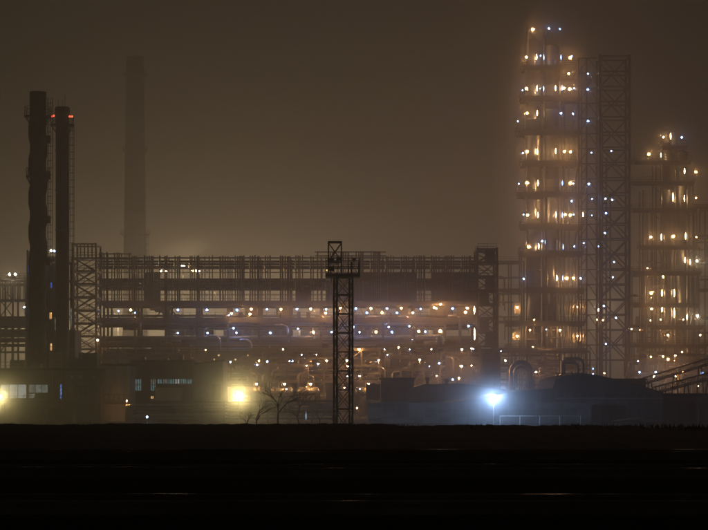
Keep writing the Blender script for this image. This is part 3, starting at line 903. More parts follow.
d = 330.0
ws = building('workshop', 'dark workshop with teal lit windows and a pale lean-to', 131, 193, 362, d, 14, SHEETD, 0.35, True)
win(ws, 133, 141.5, 379, 391, d, [W_TEAL, W_TEAL, W_DIM, W_TEAL], 2, 2)
win(ws, 150.5, 156, 379, 391, d, [W_TEAL, W_DIM, W_TEAL, GLASS], 1, 2)
win(ws, 157, 192, 379, 384, d, [W_TEAL, W_DIM, W_TEAL, W_PALE, W_TEAL], 6, 1)
win(ws, 150.8, 153.8, 396, 399, d, [W_WARM], 1, 1)
c_, s_ = span(155, 181, 387.5, 401, d - 4, 3.8); block('lean_to', ws, c_, s_, SHEET)
c_, s_ = span(154.4, 181.6, 386.9, 387.5, d - 4.3, 4.3); block('lean_to_roof', ws, c_, s_, ROOF)
for (x0, y0) in ((140, 357), (163, 358.5), (178, 355)):
    c_, s_ = span(x0, x0 + 5, y0, 362, d + 3, 2); block('roof_vent', ws, c_, s_, SHEETD)

d = 332.0
gs = thing('gable_hall', 'hall with blank pale sloping-topped wall behind the yellow yard light', 'building', (X(208, d), d, 0))
w = MB()
a, b_ = X(193.5, d), X(223, d)
za, zb = Z(365, d), Z(361.2, d)
for yy in (d, d + 12):
    w.v += [Vector((a, yy, 0)), Vector((b_, yy, 0)), Vector((b_, yy, zb)), Vector((a, yy, za))]
w.f = [[0, 1, 2, 3], [5, 4, 7, 6], [1, 5, 6, 2], [4, 0, 3, 7]]; w.sm = [False] * 4
w.build('wall', CONC, gs)
rf = MB(); rf.v = [Vector((a - .3, d - .3, za + .02)), Vector((b_ + .3, d - .3, zb + .02)), Vector((b_ + .3, d + 12.3, zb + .02)), Vector((a - .3, d + 12.3, za + .02)),
                   Vector((a - .3, d - .3, za + .32)), Vector((b_ + .3, d - .3, zb + .32)), Vector((b_ + .3, d + 12.3, zb + .32)), Vector((a - .3, d + 12.3, za + .32))]
rf.f = [[0, 3, 2, 1], [4, 5, 6, 7], [0, 1, 5, 4], [1, 2, 6, 5], [2, 3, 7, 6], [3, 0, 4, 7]]; rf.sm = [False] * 6
rf.build('roof', ROOF, gs)
c_, s_ = span(212, 221, 384, 402, d - 0.1, 0.15); block('sheet_door', gs, c_, s_, SHEETD)

# ground-level pipe run on sleepers, left half of the yard
pr = thing('ground_pipe_run', 'low bundle of ground pipes on trestles in front of the workshop', 'pipe run', (X(230, 312), 312, 0))
for k, (py, r_) in enumerate(((401.5, 0.16), (404.6, 0.2), (408.2, 0.16), (411.5, 0.22), (415.0, 0.18), (418.5, 0.2))):
    rod('pipe', pr, P(133, py, 312), P(335, py, 312), r_, (RUST, PIPE, STEEL2)[k % 3], 10)
for px in range(136, 336, 22):
    beam('trestle', pr, P(px, 423.5, 312.4), P(px, 400.5, 312.4), 0.22, STEEL)

# concrete panel fence, right half of the yard
pf = thing('panel_fence', 'long low concrete panel fence behind the bluish yard light', 'fence', (X(480, 308), 308, 0))
d = 308.0
k = 368.0
while k < 588:
    for q, (y0, y1) in enumerate(((403.0, 407.6), (408.0, 412.6), (413.0, 417.6), (418.0, 423.5))):
        c_, s_ = span(k + 0.8, k + 13.2, y0, y1, d + R.uniform(-0.03, 0.03), 0.12); block('panel', pf, c_, s_, R.choice((FENCE, FENCE, FENCE2)))
        c_, s_ = span(k + 0.8, k + 13.2, y0 - 0.35, y0 + 0.45, d - 0.22, 0.2); block('rail_strip', pf, c_, s_, FENCE2)
    c_, s_ = span(k - 0.8, k + 0.8, 402, 423.5, d - 0.08, 0.3); block('fence_post', pf, c_, s_, CONCD)
    k += 14
bar = thing('barrier_rail', 'thin pale tubular barrier in front of the panel fence', 'barrier', (X(540, 292), 292, 0))
rod('rail', bar, P(500, 416.2, 292), P(581, 416.2, 292), 0.06, STEEL2, 8)
for px in (500, 520, 540, 560, 580.6):
    rod('post', bar, P(px, 425, 292), P(px, 416, 292), 0.07, STEEL2, 8)

# flat hut group and dark humped roof in the middle
mh = building('switch_house', 'grey flat roofed switch house under the rack lamps', 381, 414, 380, 345, 8, CONCD, 0.4)
for px in (386, 393, 401, 408):
    c_, s_ = span(px, px + 4, 383, 399, 344.9, 0.15); block('door_leaf', mh, c_, s_, SHEETD)
c_, s_ = span(366, 380, 384, 400, 347, 5); block('annex', mh, c_, s_, CONCD)

def ridge_building(name, label, prof, x0x1, d, dep, m, roofm):
    tt = thing(name, label, 'building', (X(sum(x0x1) / 2, d), d, 0))
    w = MB()
    n = len(prof)
    for yy in (d, d + dep):
        for (px, py) in prof: w.v.append(Vector((X(px, d), yy, Z(py, d) - 0.12)))
        w.v.append(Vector((X(prof[-1][0], d), yy, 0))); w.v.append(Vector((X(prof[0][0], d), yy, 0)))
    k = n + 2
    w.f = [list(range(k)), list(range(2 * k - 1, k - 1, -1)), [n - 1, n, k + n, k + n - 1], [0, k, k + n + 1, n + 1]]; w.sm = [False] * 4
    w.build('wall', m, tt)
    for i in range(n - 1):
        a_, b2 = P(prof[i][0], prof[i][1], d), P(prof[i + 1][0], prof[i + 1][1], d)
        q = MB()
        nrm = Vector((-(b2.z - a_.z), 0, b2.x - a_.x)).normalized() * 0.22
        for yy in (d - 0.4, d + dep + 0.4):
            for v in (a_ - nrm * 0.5, b2 - nrm * 0.5, b2 + nrm * 0.5, a_ + nrm * 0.5): q.v.append(Vector((v.x, yy, v.z)))
        q.f = [[0, 1, 2, 3], [7, 6, 5, 4], [3, 2, 6, 7], [0, 4, 5, 1], [1, 5, 6, 2], [0, 3, 7, 4]]; q.sm = [False] * 6
        q.build('roof_panel', roofm, tt)
    return tt
lr = ridge_building('low_hall', 'dark low-pitched hall with two stub vents behind the bluish light', [(414, 388), (424, 385), (455, 384), (480, 386), (506, 390)], (414, 506), 352, 18, SHEETD, ROOF)
for px, y0 in ((427.5, 379.5), (446.5, 381)):
    rod('roof_vent', lr, P(px, 386, 356), P(px, y0, 356), 0.32, DARK, 12)
    MB().lathe(P(px, y0 - 1.2, 356), [(0.5, -0.2), (0.45, 0.05), (0.001, 0.25)], 14).build('vent_cowl', DARK, lr)
rh = ridge_building('curved_roof_shed', 'big black shed with gently curved roof below the lattice tower', [(448, 404), (470, 400.5), (497, 396), (520, 392), (553, 389), (556, 380), (568, 376), (584, 374), (598, 376), (612, 379), (626, 382.5), (640, 386), (652, 389.5), (664, 394)], (497, 664), 316, 26, DARK, ROOF)
for px in range(557, 586, 5):
    beam('roof_rail_post', rh, P(px, 385, 315.4), P(px, 372.6, 315.4), 0.13, DARK)
for py in (373.4, 376.6, 380):
    beam('roof_rail', rh, P(556, py, 315.4), P(584, py, 315.4), 0.13, DARK)
for k in range(27):
    px = 452 + k * 8
    yt_ = 404 - min(1, (px - 448) / 105) * 13.5 if px < 555 else 392
    c_, s_ = span(px, px + 0.9, yt_ + 0.6, 423, 315.86, 0.14); block('wall_rib', rh, c_, s_, STEEL)
for (x0, x1) in ((566, 578), (590, 602), (616, 628)):
    c_, s_ = span(x0, x1, 400, 422, 315.9, 0.1); block('sliding_door', rh, c_, s_, SHEETD)
for k in range(9):
    c_, s_ = span(560 + k * 11, 565 + k * 11, 393.5, 396.5, 315.9, 0.1); block('window', rh, c_, s_, GLASS)
beam('girt', rh, P(556, 398.4, 315.8), P(663, 398.4, 315.8), 0.2, STEEL2)
fl = building('flat_store', 'flat dark store room behind the curved shed roof', 607, 646, 380.3, 348, 8, SHEETD, 0.3)
rs = building('loading_shed', 'low black loading shed next to the curved shed', 664, 740, 396, 322, 12, SHEETD, 0.4)
for px in (668, 678, 688, 698):
    c_, s_ = span(px, px + 7, 402, 421, 321.9, 0.12); block('roller_door', rs, c_, s_, DARK)
pl = thing('plank_pile', 'slanting pile of long pale timbers on the yard ground by the black shed', 'timber pile', (X(630, 290), 290, 0))
for k in range(7):
    a_ = Vector((X(611 + k * 1.1, 284), 283.5 + k * 0.05, 0.62 + 0.02 * (k % 3)))
    b2 = Vector((X(636 + k * 2.4, 318), 308 + k * 0.5, 1.0 + 0.02 * (k % 2)))
    beam('timber', pl, a_ + Vector((k * 0.12, 0, k % 2 * 0.12)), b_ if False else b2, 0.22, CONC if k % 3 == 0 else STEEL2, 0.2)

# ------------------------------------------------------------------ tall distillation unit
D = 500.0
S = D / F
t = thing('distillation_column', 'tallest lamp-studded twin distillation column with many railed platforms', 'process column', (X(548, D), D, 0))
def vessel(par, px, rpx, ytop, d, m=CLAD, name='vessel', bands=()):
    r_ = rpx * d / F
    c0 = Vector((X(px, d), d, 0))
    zt_ = Z(ytop, d)
    prof = [(r_ * 1.25, 0), (r_ * 1.05, 5), (r_, 6)]
    for b0 in bands: prof += [(r_, Z(b0, d) - 0.3), (r_ * 1.06, Z(b0, d) - 0.25), (r_ * 1.06, Z(b0, d) + 0.25), (r_, Z(b0, d) + 0.3)]
    prof += [(r_, zt_ - r_ * 0.6)] + [(r_ * math.cos(q), zt_ - r_ * 0.6 + r_ * 0.6 * math.sin(q)) for q in (0.4, 0.8, 1.2, 1.5)] + [(0.001, zt_)]
    return MB().lathe(c0, prof, 32).build(name, m, par)
vessel(t, 533.0, 8.0, 38, D + 3.2, CLAD, 'vessel', (340, 270, 200, 120))
vessel(t, 552.0, 7.0, 44, D + 3.4, CLAD, 'vessel', (330, 260, 180, 110))
MB().tube([P(533.5, 40, D + 3), P(533.5, 34, D + 3)] + arc(P(538.5, 33, D + 3), 5 * S, math.pi, math.pi / 2, 5) + arc(P(539.5, 33, D + 3), 5 * S, math.pi / 2, 0, 5) + [P(544.5, 60, D + 3), P(544.5, 372, D + 3)], 0.42, 14).build('overhead_line', CLAD, t)
MB().tube([P(527.5, 60, D + 1.2), P(527.5, 36, D + 1.2)] + arc(P(533, 33, D + 1.2), 5.5 * S, math.pi, 0.35, 8), 0.30, 12).build('vent_line', CLAD, t)
for (px, y0, y1, r_, dy) in ((560.6, 66, 380, 0.30, 2.2), (563.8, 100, 380, 0.36, 3.6), (568.6, 130, 385, 0.22, 1.8), (542.2, 230, 380, 0.26, 1.4), (575.5, 160, 385, 0.2, 3), (526, 150, 380, 0.24, 1.6), (557.6, 240, 384, 0.34, 1.2), (547, 262, 384, 0.22, 1.0)):
    rod('riser_pipe', t, P(px, y1, D + dy), P(px, y0, D + dy), r_, CLAD, 12)
rq = random.Random(9)
for k in range(16):
    px = 523 + k * 4.1 + rq.uniform(-1, 1)
    rod('riser_pipe', t, P(px, 388, D + rq.uniform(0.8, 5)), P(px, rq.choice((252, 262, 289, 300, 322)), D + rq.uniform(0.8, 5)), rq.uniform(0.12, 0.28), rq.choice((CLAD, CLAD, PIPE, STEEL)), 10)
for k in range(12):
    py = rq.uniform(292, 384); xa = rq.uniform(520, 560)
    rod('cross_pipe', t, P(xa, py, D + 0.6), P(xa + rq.uniform(8, 26), py, D + 0.6), rq.uniform(0.1, 0.2), rq.choice((CLAD, PIPE, STEEL)), 10)
for py in (97, 131, 162, 193, 225, 252, 289):
    MB().box(*span(524, 562, py - 1.8, py - 0.6, D + 0.2, 5.5)).build('grating_skirt', STEEL, t)
plat = [(65.7, 522, 577), (80, 560, 592), (97, 520.5, 582), (131, 517, 582), (162, 521, 582), (193, 517.5, 584), (225, 521, 584), (252, 520, 584), (289, 524, 584), (322, 505, 586), (349, 508, 586)]
rb_all = []
for (py, x0, x1) in plat:
    c_, s_ = span(x0, x1, py - 0.4, py + 0.9, D - 0.5, 6.6); o = MB().box(c_, s_)
    for px in (x0 + 2, (x0 + x1) / 2, x1 - 2): o.box((X(px, D), c_.y, c_.z - s_[2] / 2 - 0.22), (0.25, 6.2, 0.44))
    o.box((c_.x, D - 0.35, c_.z - s_[2] / 2 - 0.42), (s_[0] * 0.97, 0.14, 0.84))
    o.box((c_.x, D + 4.5, c_.z - s_[2] / 2 - 0.42), (s_[0] * 0.97, 0.14, 0.84))
    pobj = o.build('platform', STEEL, t)
    rb = MB(); rail_mesh(rb, X(x0 + 0.2, D), X(x1 - 0.2, D), D - 0.45, D + 6, Z(py, D) + 0.1, 1.2, 1.4, 0.07); rb.build('railing', STEEL, pobj)
    beam('knee_brace', t, P(x0 + 1, py + 1, D), P(min(x0 + 9, 531), py + 9, D + 2), 0.16, STEEL)
    beam('knee_brace', t, P(x1 - 1, py + 1, D), P(x1 - 9, py + 9, D + 2), 0.16, STEEL)
for px in (521.5, 546, 581.5):
    for dy in (0.0, 6.0):
        top = 252 if px < 530 else (66 if px > 570 else 190)
        beam('column', t, Vector((X(px, D), D + dy, 0)), Vector((X(px, D), D + dy, Z(top, D))), 0.34, STEEL)
for i in range(len(plat) - 1):
    a_, b2 = P(572, plat[i + 1][0], D - 0.2), P(579, plat[i][0], D - 0.2)
    if i % 2: a_, b2 = P(579, plat[i + 1][0], D - 0.2), P(572, plat[i][0], D - 0.2)
    beam('stair_flight', t, a_, b2, 0.9, STEEL, 0.16)
caged_ladder(t, Vector((X(551.5, D + 3.4), D + 3.4, 0)), -1.2, 5.8 * S, Z(250, D), Z(50, D), STEEL)
# lit bays of the unit
for (x0, x1, y0, y1) in ((514.5, 521.5, 302, 314), (566, 586, 301.5, 315), (512, 520, 329, 340), (566, 586, 331, 343)):
    c_, s_ = span(x0, x1, y0, y1, D + 5.2, 0.2); block('bay_wall', t, c_, s_, SHEET)

UW, UC, UT = 'warm lamps on the tall column', 'bluish lamps on the tall column', 'reflection streaks on the tall column'
LW = 'warm lamp on %s platform from the top of tallest column, %s'
LC = 'small bluish lamp on %s platform from the top of tallest column, %s'
LT = '%s glowing reflection streak above %s platform of tallest column, on the %s vessel'
for (px, py, k) in ((533, 29.3, 'warm'), (526.4, 57, 'warm'), (570, 57.5, 'warm'), (568.8, 73.3, 'warm'), (526.7, 88.3, 'warm'), (564.2, 88, 'warm'), (570, 89, 'warm'),
                    (526.8, 113, 'warm'), (526.9, 151.6, 'warm'), (564.4, 151.4, 'warm'), (570.4, 152, 'warm'), (527.4, 183, 'warm'), (570.2, 183, 'warm'),
                    (527.8, 215, 'warm'), (565, 214.6, 'warm'), (570.3, 215, 'warm'), (529.2, 246.6, 'warm_big'), (566.5, 278.4, 'warm'), (573.4, 278.2, 'warm_big')):
    lamp(px, py, D - 0.2, 'warm_big', LW % (level_of(py, plat), 'by lattice tower' if px > 545 else 'at outer end'), UW, 1.3)
for (px, py, k) in ((549, 28.3, 'cool'), (560, 29, 'cool_small'), (540.6, 55.6, 'cool_small'), (572, 56, 'cool_small'), (540, 88.5, 'cool_small'), (574, 88.3, 'cool_small'), (522.5, 90.2, 'cool_small'), (561, 113, 'cool'),
                    (572.8, 113.5, 'cool'), (518, 121.2, 'cool_small'), (522.8, 153, 'cool_small'), (518.8, 183.7, 'cool_small'), (573.3, 183.4, 'cool_small'), (571.6, 201, 'cool'), (523.4, 214.6, 'cool_small'),
                    (573.6, 214.6, 'cool_small'), (542.2, 241, 'cool'), (574, 246.4, 'cool'), (523.8, 278.8, 'cool'), (580.6, 278.4, 'cool')):
    lamp(px, py, D - 0.2, k, LC % (level_of(py, plat), 'by lattice tower' if px > 545 else 'at outer end'), UC, 1.3)
for (px, py, k) in ((536.6, 57, 'warm'), (543.8, 57.2, 'cool'), (561, 57, 'cool'), (537, 88.4, 'warm'), (543.6, 88.6, 'cool'), (555.6, 88, 'warm'), (562, 88, 'cool'), (537.2, 113, 'warm'), (537.4, 151.5, 'warm'), (555.8, 151, 'warm'),
                    (538, 183, 'warm'), (562.4, 183, 'cool'), (538, 215, 'warm'), (556, 214.6, 'warm'), (562.3, 215, 'cool'), (538.8, 246, 'warm'), (545.4, 242, 'cool'), (563.2, 247, 'cool'), (556.8, 278, 'warm'), (562.8, 278, 'cool'), (583.2, 215, 'warm')):
    tube_lamp(px, py, D + 0.6, k, LT % ('warm' if k == 'warm' else 'bluish', level_of(py, plat), 'thicker' if px < 545 else 'thinner'), UT, 1.5)
for (px, py) in ((517.3, 307.4), (517.3, 336.2), (578.2, 307), (578, 336)):
    lamp(px, py, D + 3.6, 'warm_soft', 'warm lamp in %s lit bay at tallest column foot, %s' % ('upper' if py < 320 else 'lower', 'by lattice tower' if px > 545 else 'by the lift tower'), 'bay lamps of the tall column', 1.4, True)

# ------------------------------------------------------------------ tall lattice frame
lv3 = [360 - 15.2 * k for k in range(21)]
lf = thing('lattice_tower', 'tall dark open lattice tower standing beside the tallest column', 'tower', (X(615, 492), 492, 0))
d = 492.0
for px in (600, 629.3):
    for dy in (0, 6.5):
        beam('column', lf, Vector((X(px, d), d + dy, 0)), Vector((X(px, d), d + dy, Z(54.5, d))), 0.62 if dy == 0 else 0.5, STEEL)
for px in (588, 580):
    beam('column', lf, Vector((X(px, d), d + 3, 0)), Vector((X(px, d), d + 3, Z(56, d))), 0.42, STEEL)
for i, py in enumerate(lv3):
    for dy in (0, 6.5):
        beam('beam', lf, Vector((X(599, d), d + dy, Z(py, d))), Vector((X(630, d), d + dy, Z(py, d))), 0.34, STEEL)
    for px in (600, 629.3):
        beam('beam', lf, Vector((X(px, d), d, Z(py, d))), Vector((X(px, d), d + 6.5, Z(py, d))), 0.3, STEEL)
    if True:
        beam('beam', lf, Vector((X(580, d), d + 3, Z(py, d))), Vector((X(600, d), d + 3, Z(py, d))), 0.26, STEEL)
        if i + 1 < len(lv3):
            y1_ = lv3[i + 1]
            beam('brace', lf, Vector((X(580, d), d + 3, Z(py, d))), Vector((X(590, d), d + 3, Z(y1_, d))), 0.2, STEEL)
            beam('brace', lf, Vector((X(600, d), d + 3, Z(py, d))), Vector((X(590, d), d + 3, Z(y1_, d))), 0.2, STEEL)
        if i % 2 == 0 and i + 2 < len(lv3):
            y2 = lv3[i + 2]
            for dy in (0.05, 6.5):
                beam('brace', lf, Vector((X(600, d), d + dy, Z(py, d))), Vector((X(629.3, d), d + dy, Z(y2, d))), 0.3, STEEL)
                beam('brace', lf, Vector((X(629.3, d), d + dy, Z(py, d))), Vector((X(600, d), d + dy, Z(y2, d))), 0.3, STEEL)
            beam('brace', lf, Vector((X(629.3, d), d, Z(py, d))), Vector((X(629.3, d), d + 6.5, Z(y2, d))), 0.26, STEEL)
for px in (604, 608, 612):
    rod('riser_pipe', lf, Vector((X(px, d), d + 3.5, 0)), Vector((X(px, d), d + 3.5, Z(120 + (px - 604) * 9, d))), 0.22, STEEL, 10)
for (px, py, k) in ((588, 73.6, 'cool'), (588, 89.4, 'cool'), (588.2, 121, 'cool'), (591.5, 152.6, 'cool_small'), (588.8, 184, 'cool'), (592, 199, 'cool_small'), (592, 215.3, 'cool_small'), (599, 246.4, 'cool'), (583.8, 243, 'cool_small')):
    lamp(px, py, d + 2.6, k, 'bluish lamp, %s from the top on slim side bay of lattice tower' % ORD[sum(1 for q in (73.6, 89.4, 121, 152.6, 184, 199, 215.3, 243, 246.4) if q < py)], 'lattice side lamps', 0.9)
for (px, py) in ((611.4, 151), (605.4, 198.6), (612, 199.8), (606, 213.2), (612.8, 277.2), (605, 233), (614, 262), (604, 306), (616, 318), (606, 344)):
    lamp(px, py, d - 0.7, 'cool', 'bluish lamp, %s from the top inside the main lattice tower bay' % ORD[sum(1 for q in (151, 198.6, 199.8, 213.2, 233, 262, 277.2, 306, 318, 344) if q < py)], 'lattice tower lamps', 0.9)

# ------------------------------------------------------------------ right column unit
D = 508.0
S = D / F
t = thing('process_column', 'shorter lamp-lit process column with side platforms beyond the lattice tower', 'process column', (X(674, D), D, 0))
vessel(t, 667.6, 6.6, 147, D + 3.4, CLAD, 'vessel', (330, 250, 190))
vessel(t, 681.4, 6.0, 150, D + 3.6, CLAD, 'vessel', (320, 240, 185))
MB().lathe((X(673, D + 3), D + 3, 0), [(1.9 * S * 2.2, Z(152, D)), (1.9 * S * 2.2, Z(140, D)), (2 * S, Z(134, D)), (2 * S, Z(131, D)), (0.001, Z(131, D))], 20).build('head_drum', CLAD, t)
for (px, y0, y1, r_, dy) in ((661.2, 160, 385, 0.25, 2.0), (675, 170, 352, 0.24, 1.4), (687.6, 190, 385, 0.34, 1.6), (691.2, 258, 385, 0.26, 2.2), (645, 190, 330, 0.16, 3), (664.4, 235, 385, 0.2, 1.0), (671.6, 246, 340, 0.2, 1.0)):
    rod('riser_pipe', t, P(px, y1, D + dy), P(px, y0, D + dy), r_, CLAD, 12)
rq = random.Random(19)
for k in range(18):
    px = 640 + k * 3.7 + rq.uniform(-1, 1)
    rod('riser_pipe', t, P(px, 388, D + rq.uniform(0.8, 5)), P(px, rq.choice((209, 246, 272, 304, 326)), D + rq.uniform(0.8, 5)), rq.uniform(0.1, 0.24), rq.choice((CLAD, CLAD, PIPE, STEEL)), 10)
for k in range(14):
    py = rq.uniform(250, 384); xa = rq.uniform(636, 680)
    rod('cross_pipe', t, P(xa, py, D + 0.6), P(xa + rq.uniform(8, 26), py, D + 0.6), rq.uniform(0.1, 0.2), rq.choice((CLAD, PIPE, STEEL)), 10)
plat2 = [(146, 662, 688), (161, 634, 692), (182, 632, 695), (209, 632, 697), (246, 640, 698), (272, 632, 702), (304, 632, 700), (326, 650, 704), (345, 640, 708)]
for (py, x0, x1) in plat2:
    c_, s_ = span(x0, x1, py - 0.3, py + 0.8, D - 0.5, 6.6); o = MB().box(c_, s_)
    o.box((c_.x, D - 0.35, c_.z - s_[2] / 2 - 0.38), (s_[0] * 0.97, 0.14, 0.76))
    pobj = o.build('platform', STEEL, t)
    rb = MB(); rail_mesh(rb, X(x0 + 0.2, D), X(x1 - 0.2, D), D - 0.45, D + 6, Z(py, D) + 0.1, 1.2, 1.4, 0.07); rb.build('railing', STEEL, pobj)
    beam('knee_brace', t, P(x0 + 18, py + 1, D + 1), P(min(x0 + 27, 661), py + 10, D + 2), 0.16, STEEL)
    beam('knee_brace', t, P(x1 - 1, py + 1, D + 1), P(x1 - 9, py + 9, D + 2), 0.16, STEEL)
for px in (643, 656, 693, 699):
    for dy in (0.0, 6.0):
        top = {643: 190, 656: 161, 693: 182, 699: 246}[px]
        beam('column', t, Vector((X(px, D), D + dy, 0)), Vector((X(px, D), D + dy, Z(top, D))), 0.3, STEEL)
caged_ladder(t, Vector((X(681, D + 3.6), D + 3.6, 0)), -0.7, 5.2 * S, Z(300, D), Z(150, D), STEEL)
RW, RT = 'warm lamps on the shorter column', 'reflection streaks on the shorter column'
for (px, py, k) in ((663.4, 137, 'warm'), (649.2, 154, 'warm_big'), (696.2, 171.8, 'warm'), (696.2, 197.8, 'warm_small'), (651, 237, 'warm'), (673.6, 236.4, 'warm_big'), (696.4, 237, 'warm_small'), (651.4, 293.2, 'warm_big'), (651.8, 309, 'warm_big'), (697, 261, 'white'), (647.4, 268, 'warm_small'), (697.4, 316, 'white')):
    lamp(px, py, D - 0.2, k, 'warm lamp on %s platform from the top of shorter column, %s' % (level_of(py, plat2), 'lattice tower side' if px < 668 else 'outer side'), RW, 1.3)
lamp(681.8, 137.4, D - 0.2, 'cool', 'single bluish lamp at the head of the shorter process column', 'bluish shorter column lamps', 1.3)
for (px, py, h) in ((661, 155, 1.2), (670.6, 136, 1.6), (684.6, 171, 1.6), (673, 197, 2.4), (684.4, 198, 1.8), (661.4, 237, 1.8), (685.6, 236, 1.8), (662, 293, 1.8), (674.3, 293, 2.2), (662, 309, 1.8), (674.3, 313, 2.6), (685, 260, 1.6), (690, 262, 1.4), (663, 276, 1.3), (687, 317, 1.5)):
    tube_lamp(px, py, D + 0.3, 'warm', 'warm glowing reflection streak above %s platform of shorter column, on its %s vessel' % (level_of(py, plat2), 'thicker' if px < 674.6 else 'thinner'), RT, h)

# ------------------------------------------------------------------ process clutter at ground level
def process_frame(label, x0, x1, d, dep, levels, nposts, seed, pipes=6):
    rr = random.Random(seed)
    tt = thing('process_frame', label, 'pipe rack', (X((x0 + x1) / 2, d), d, 0))
    for k in range(nposts):
        px = x0 + (x1 - x0) * k / (nposts - 1)
        for dy in (0, dep):
            beam('column', tt, Vector((X(px, d), d + dy, 0)), Vector((X(px, d), d + dy, Z(min(levels), d))), 0.32, STEEL)
    for py in levels:
        for dy in (0, dep):
            beam('beam', tt, Vector((X(x0, d), d + dy, Z(py, d))), Vector((X(x1, d), d + dy, Z(py, d))), 0.32, STEEL)
        c_, s_ = span(x0, x1, py - 0.9, py - 0.3, d, dep); block('deck', tt, c_, s_, STEEL)
        rb = MB(); rail_mesh(rb, X(x0, d), X(x1, d), d - 0.1, d + dep, Z(py - 0.9, d), 1.1, 1.5, 0.06, 'f'); rb.build('railing', STEEL, tt)
    ls = sorted(levels) + [400]
    for k in range(pipes):
        py = rr.uniform(min(levels) + 3, 385)
        xa, xb = sorted((rr.uniform(x0, x1), rr.uniform(x0, x1)))
        if xb - xa < 12: xa, xb = x0, x1
        rod('pipe_run', tt, Vector((X(xa, d), d + rr.uniform(0.5, dep), Z(py, d))), Vector((X(xb, d), d + rr.uniform(0.5, dep), Z(py, d))), rr.uniform(0.14, 0.32), rr.choice((PIPE, RUST, STEEL2)), 10)
        riser(xa, py, xa + rr.choice((-1, 1)) * rr.uniform(4, 9), min(395, py + rr.uniform(8, 25)), d - 0.3 + rr.uniform(0, 1), rr.uniform(0.14, 0.28), rr.choice((PIPE, CLAD, RUST)), tt)
    for k in range(int((x1 - x0) / 7)):
        py = rr.choice(ls)
        px = rr.uniform(x0 + 2, x1 - 2)
        h = rr.uniform(3, 9)
        q = P(px, py - 1, d + rr.uniform(1, dep - 0.8))
        if rr.random() < 0.5:
            rod('drum', tt, q, q + Vector((0, 0, h * d / F)), rr.uniform(0.3, 0.8), rr.choice((PIPE, CLAD, STEEL2)), 14)
        else:
            rod('exchanger', tt, q + Vector((-h * 0.12, 0, 0.6)), q + Vector((h * 0.12, 0, 0.6)), rr.uniform(0.3, 0.6), rr.choice((PIPE, CLAD, RUST)), 14)
    for k in range(nposts - 1):
        if rr.random() < 0.6:
            pa, pb = x0 + (x1 - x0) * k / (nposts - 1), x0 + (x1 - x0) * (k + 1) / (nposts - 1)
            i = rr.randrange(len(ls) - 1)
            beam('brace', tt, P(pa, ls[i + 1], d), P(pb, ls[i], d), 0.18, STEEL2)
    return tt
process_frame('crowded steel process frame between the lift tower and the tallest column', 498, 524, 510, 8, (262, 290, 322, 349, 372), 3, 3, 8)
process_frame('open steel process frame between lattice tower and shorter column', 632, 660, 518, 8, (272, 304, 326, 345, 364), 3, 5, 9)
process_frame('steel process frame standing beyond the shorter process column', 694, 745, 522, 9, (205, 236, 262, 290, 318, 345, 366), 4, 8, 10)
process_frame('low pump frame under the lift tower end of cooler rack', 446, 480, 384, 9, (348, 362, 376), 4, 9, 9)
process_frame('low pump frame in front of the tallest column foot', 500, 590, 472, 9, (352, 366, 380), 7, 12, 14)
process_frame('low pump frame at the foot of the shorter column', 634, 712, 478, 9, (346, 360, 374), 6, 15, 14)
process_frame('low steel pump frame below the stair tower end of cooler rack', 100, 190, 376, 8, (346, 358, 372), 6, 21, 12)
process_frame('crowded pump frame in front of the rear hall, beside the compressor house', 190, 262, 384, 6, (362, 372, 383), 8, 31, 22)
process_frame('tall crowded valve frame under the gallery between mast and switch house', 376, 448, 386, 8, (346, 358, 370, 384), 7, 33, 26)
process_frame('low steel pump frame below the middle of the cooler rack', 250, 380, 378, 8, (350, 366, 382), 8, 24, 14)

for k, px in enumerate((196, 222, 254, 282, 308, 366)):
    d = 366.0
    tk = thing('horizontal_tank', 'horizontal clad tank on saddles, %s of the row from the workshop' % ('first', 'second', 'third', 'fourth', 'fifth', 'sixth')[k], 'tank', (X(px, d), d, 0), 'horizontal tanks in a row')
    a_, b2 = P(px - 9, 391.5, d), P(px + 9, 391.5, d)
    MB().tube([a_ - Vector((0.35, 0, 0)), a_, b2, b2 + Vector((0.35, 0, 0))], [0.45, 0.85, 0.85, 0.45], 18).build('shell', PIPE, tk)
    for f_ in (0.2, 0.8):
        q = a_.lerp(b2, f_)
        block('saddle', tk, (q.x, d, (q.z - 0.7) / 2), (0.35, 1.3, q.z - 0.7), CONCD)
    rod('standpipe', tk, a_.lerp(b2, 0.5), a_.lerp(b2, 0.5) + Vector((0, 0, 1.9)), 0.12, STEEL2, 8)
    block('walkway', tk, a_.lerp(b2, 0.5) + Vector((0, 0.2, 1.0)), (3.2, 0.7, 0.06), STEEL)
    lamp(px + 2.5, 384, d - 1.4, 'warm_soft', 'dim warm lamp added to light the %s horizontal tank from the workshop' % ('first', 'second', 'third', 'fourth', 'fifth', 'sixth')[k], 'lamps added over the horizontal tanks', 1.2, True)  # lamp added to brighten the tank below it
# big inverted U pipes
up = thing('loop_pipe', 'large inverted U pipe loop rising behind the bluish yard light', 'pipe loop', (X(520, 372), 372, 0))
for (xa, xb, ytop, r_, dy) in ((511, 531, 362, 0.42, 0), (514.5, 528, 366.5, 0.3, 0.9)):
    d = 372 + dy
    rad_ = (xb - xa) / 2 * d / F
    MB().tube([Vector((X(xa, d), d, 0.2)), Vector((X(xa, d), d, Z(ytop, d) - rad_))] + arc((X((xa + xb) / 2, d), d, Z(ytop, d) - rad_), rad_, math.pi, 0, 12) + [Vector((X(xb, d), d, 0.2))], r_, 14).build('loop', CLAD, up)
for px in (511, 531):
    beam('support', up, Vector((X(px, 372) + 0.7, 372.4, 0)), P(px + 3, 376, 372.4), 0.2, STEEL)
up2 = thing('gooseneck_pipe', 'pair of yellow-lit gooseneck pipes behind the curved shed roof', 'pipe loop', (X(577, 366), 366, 0))
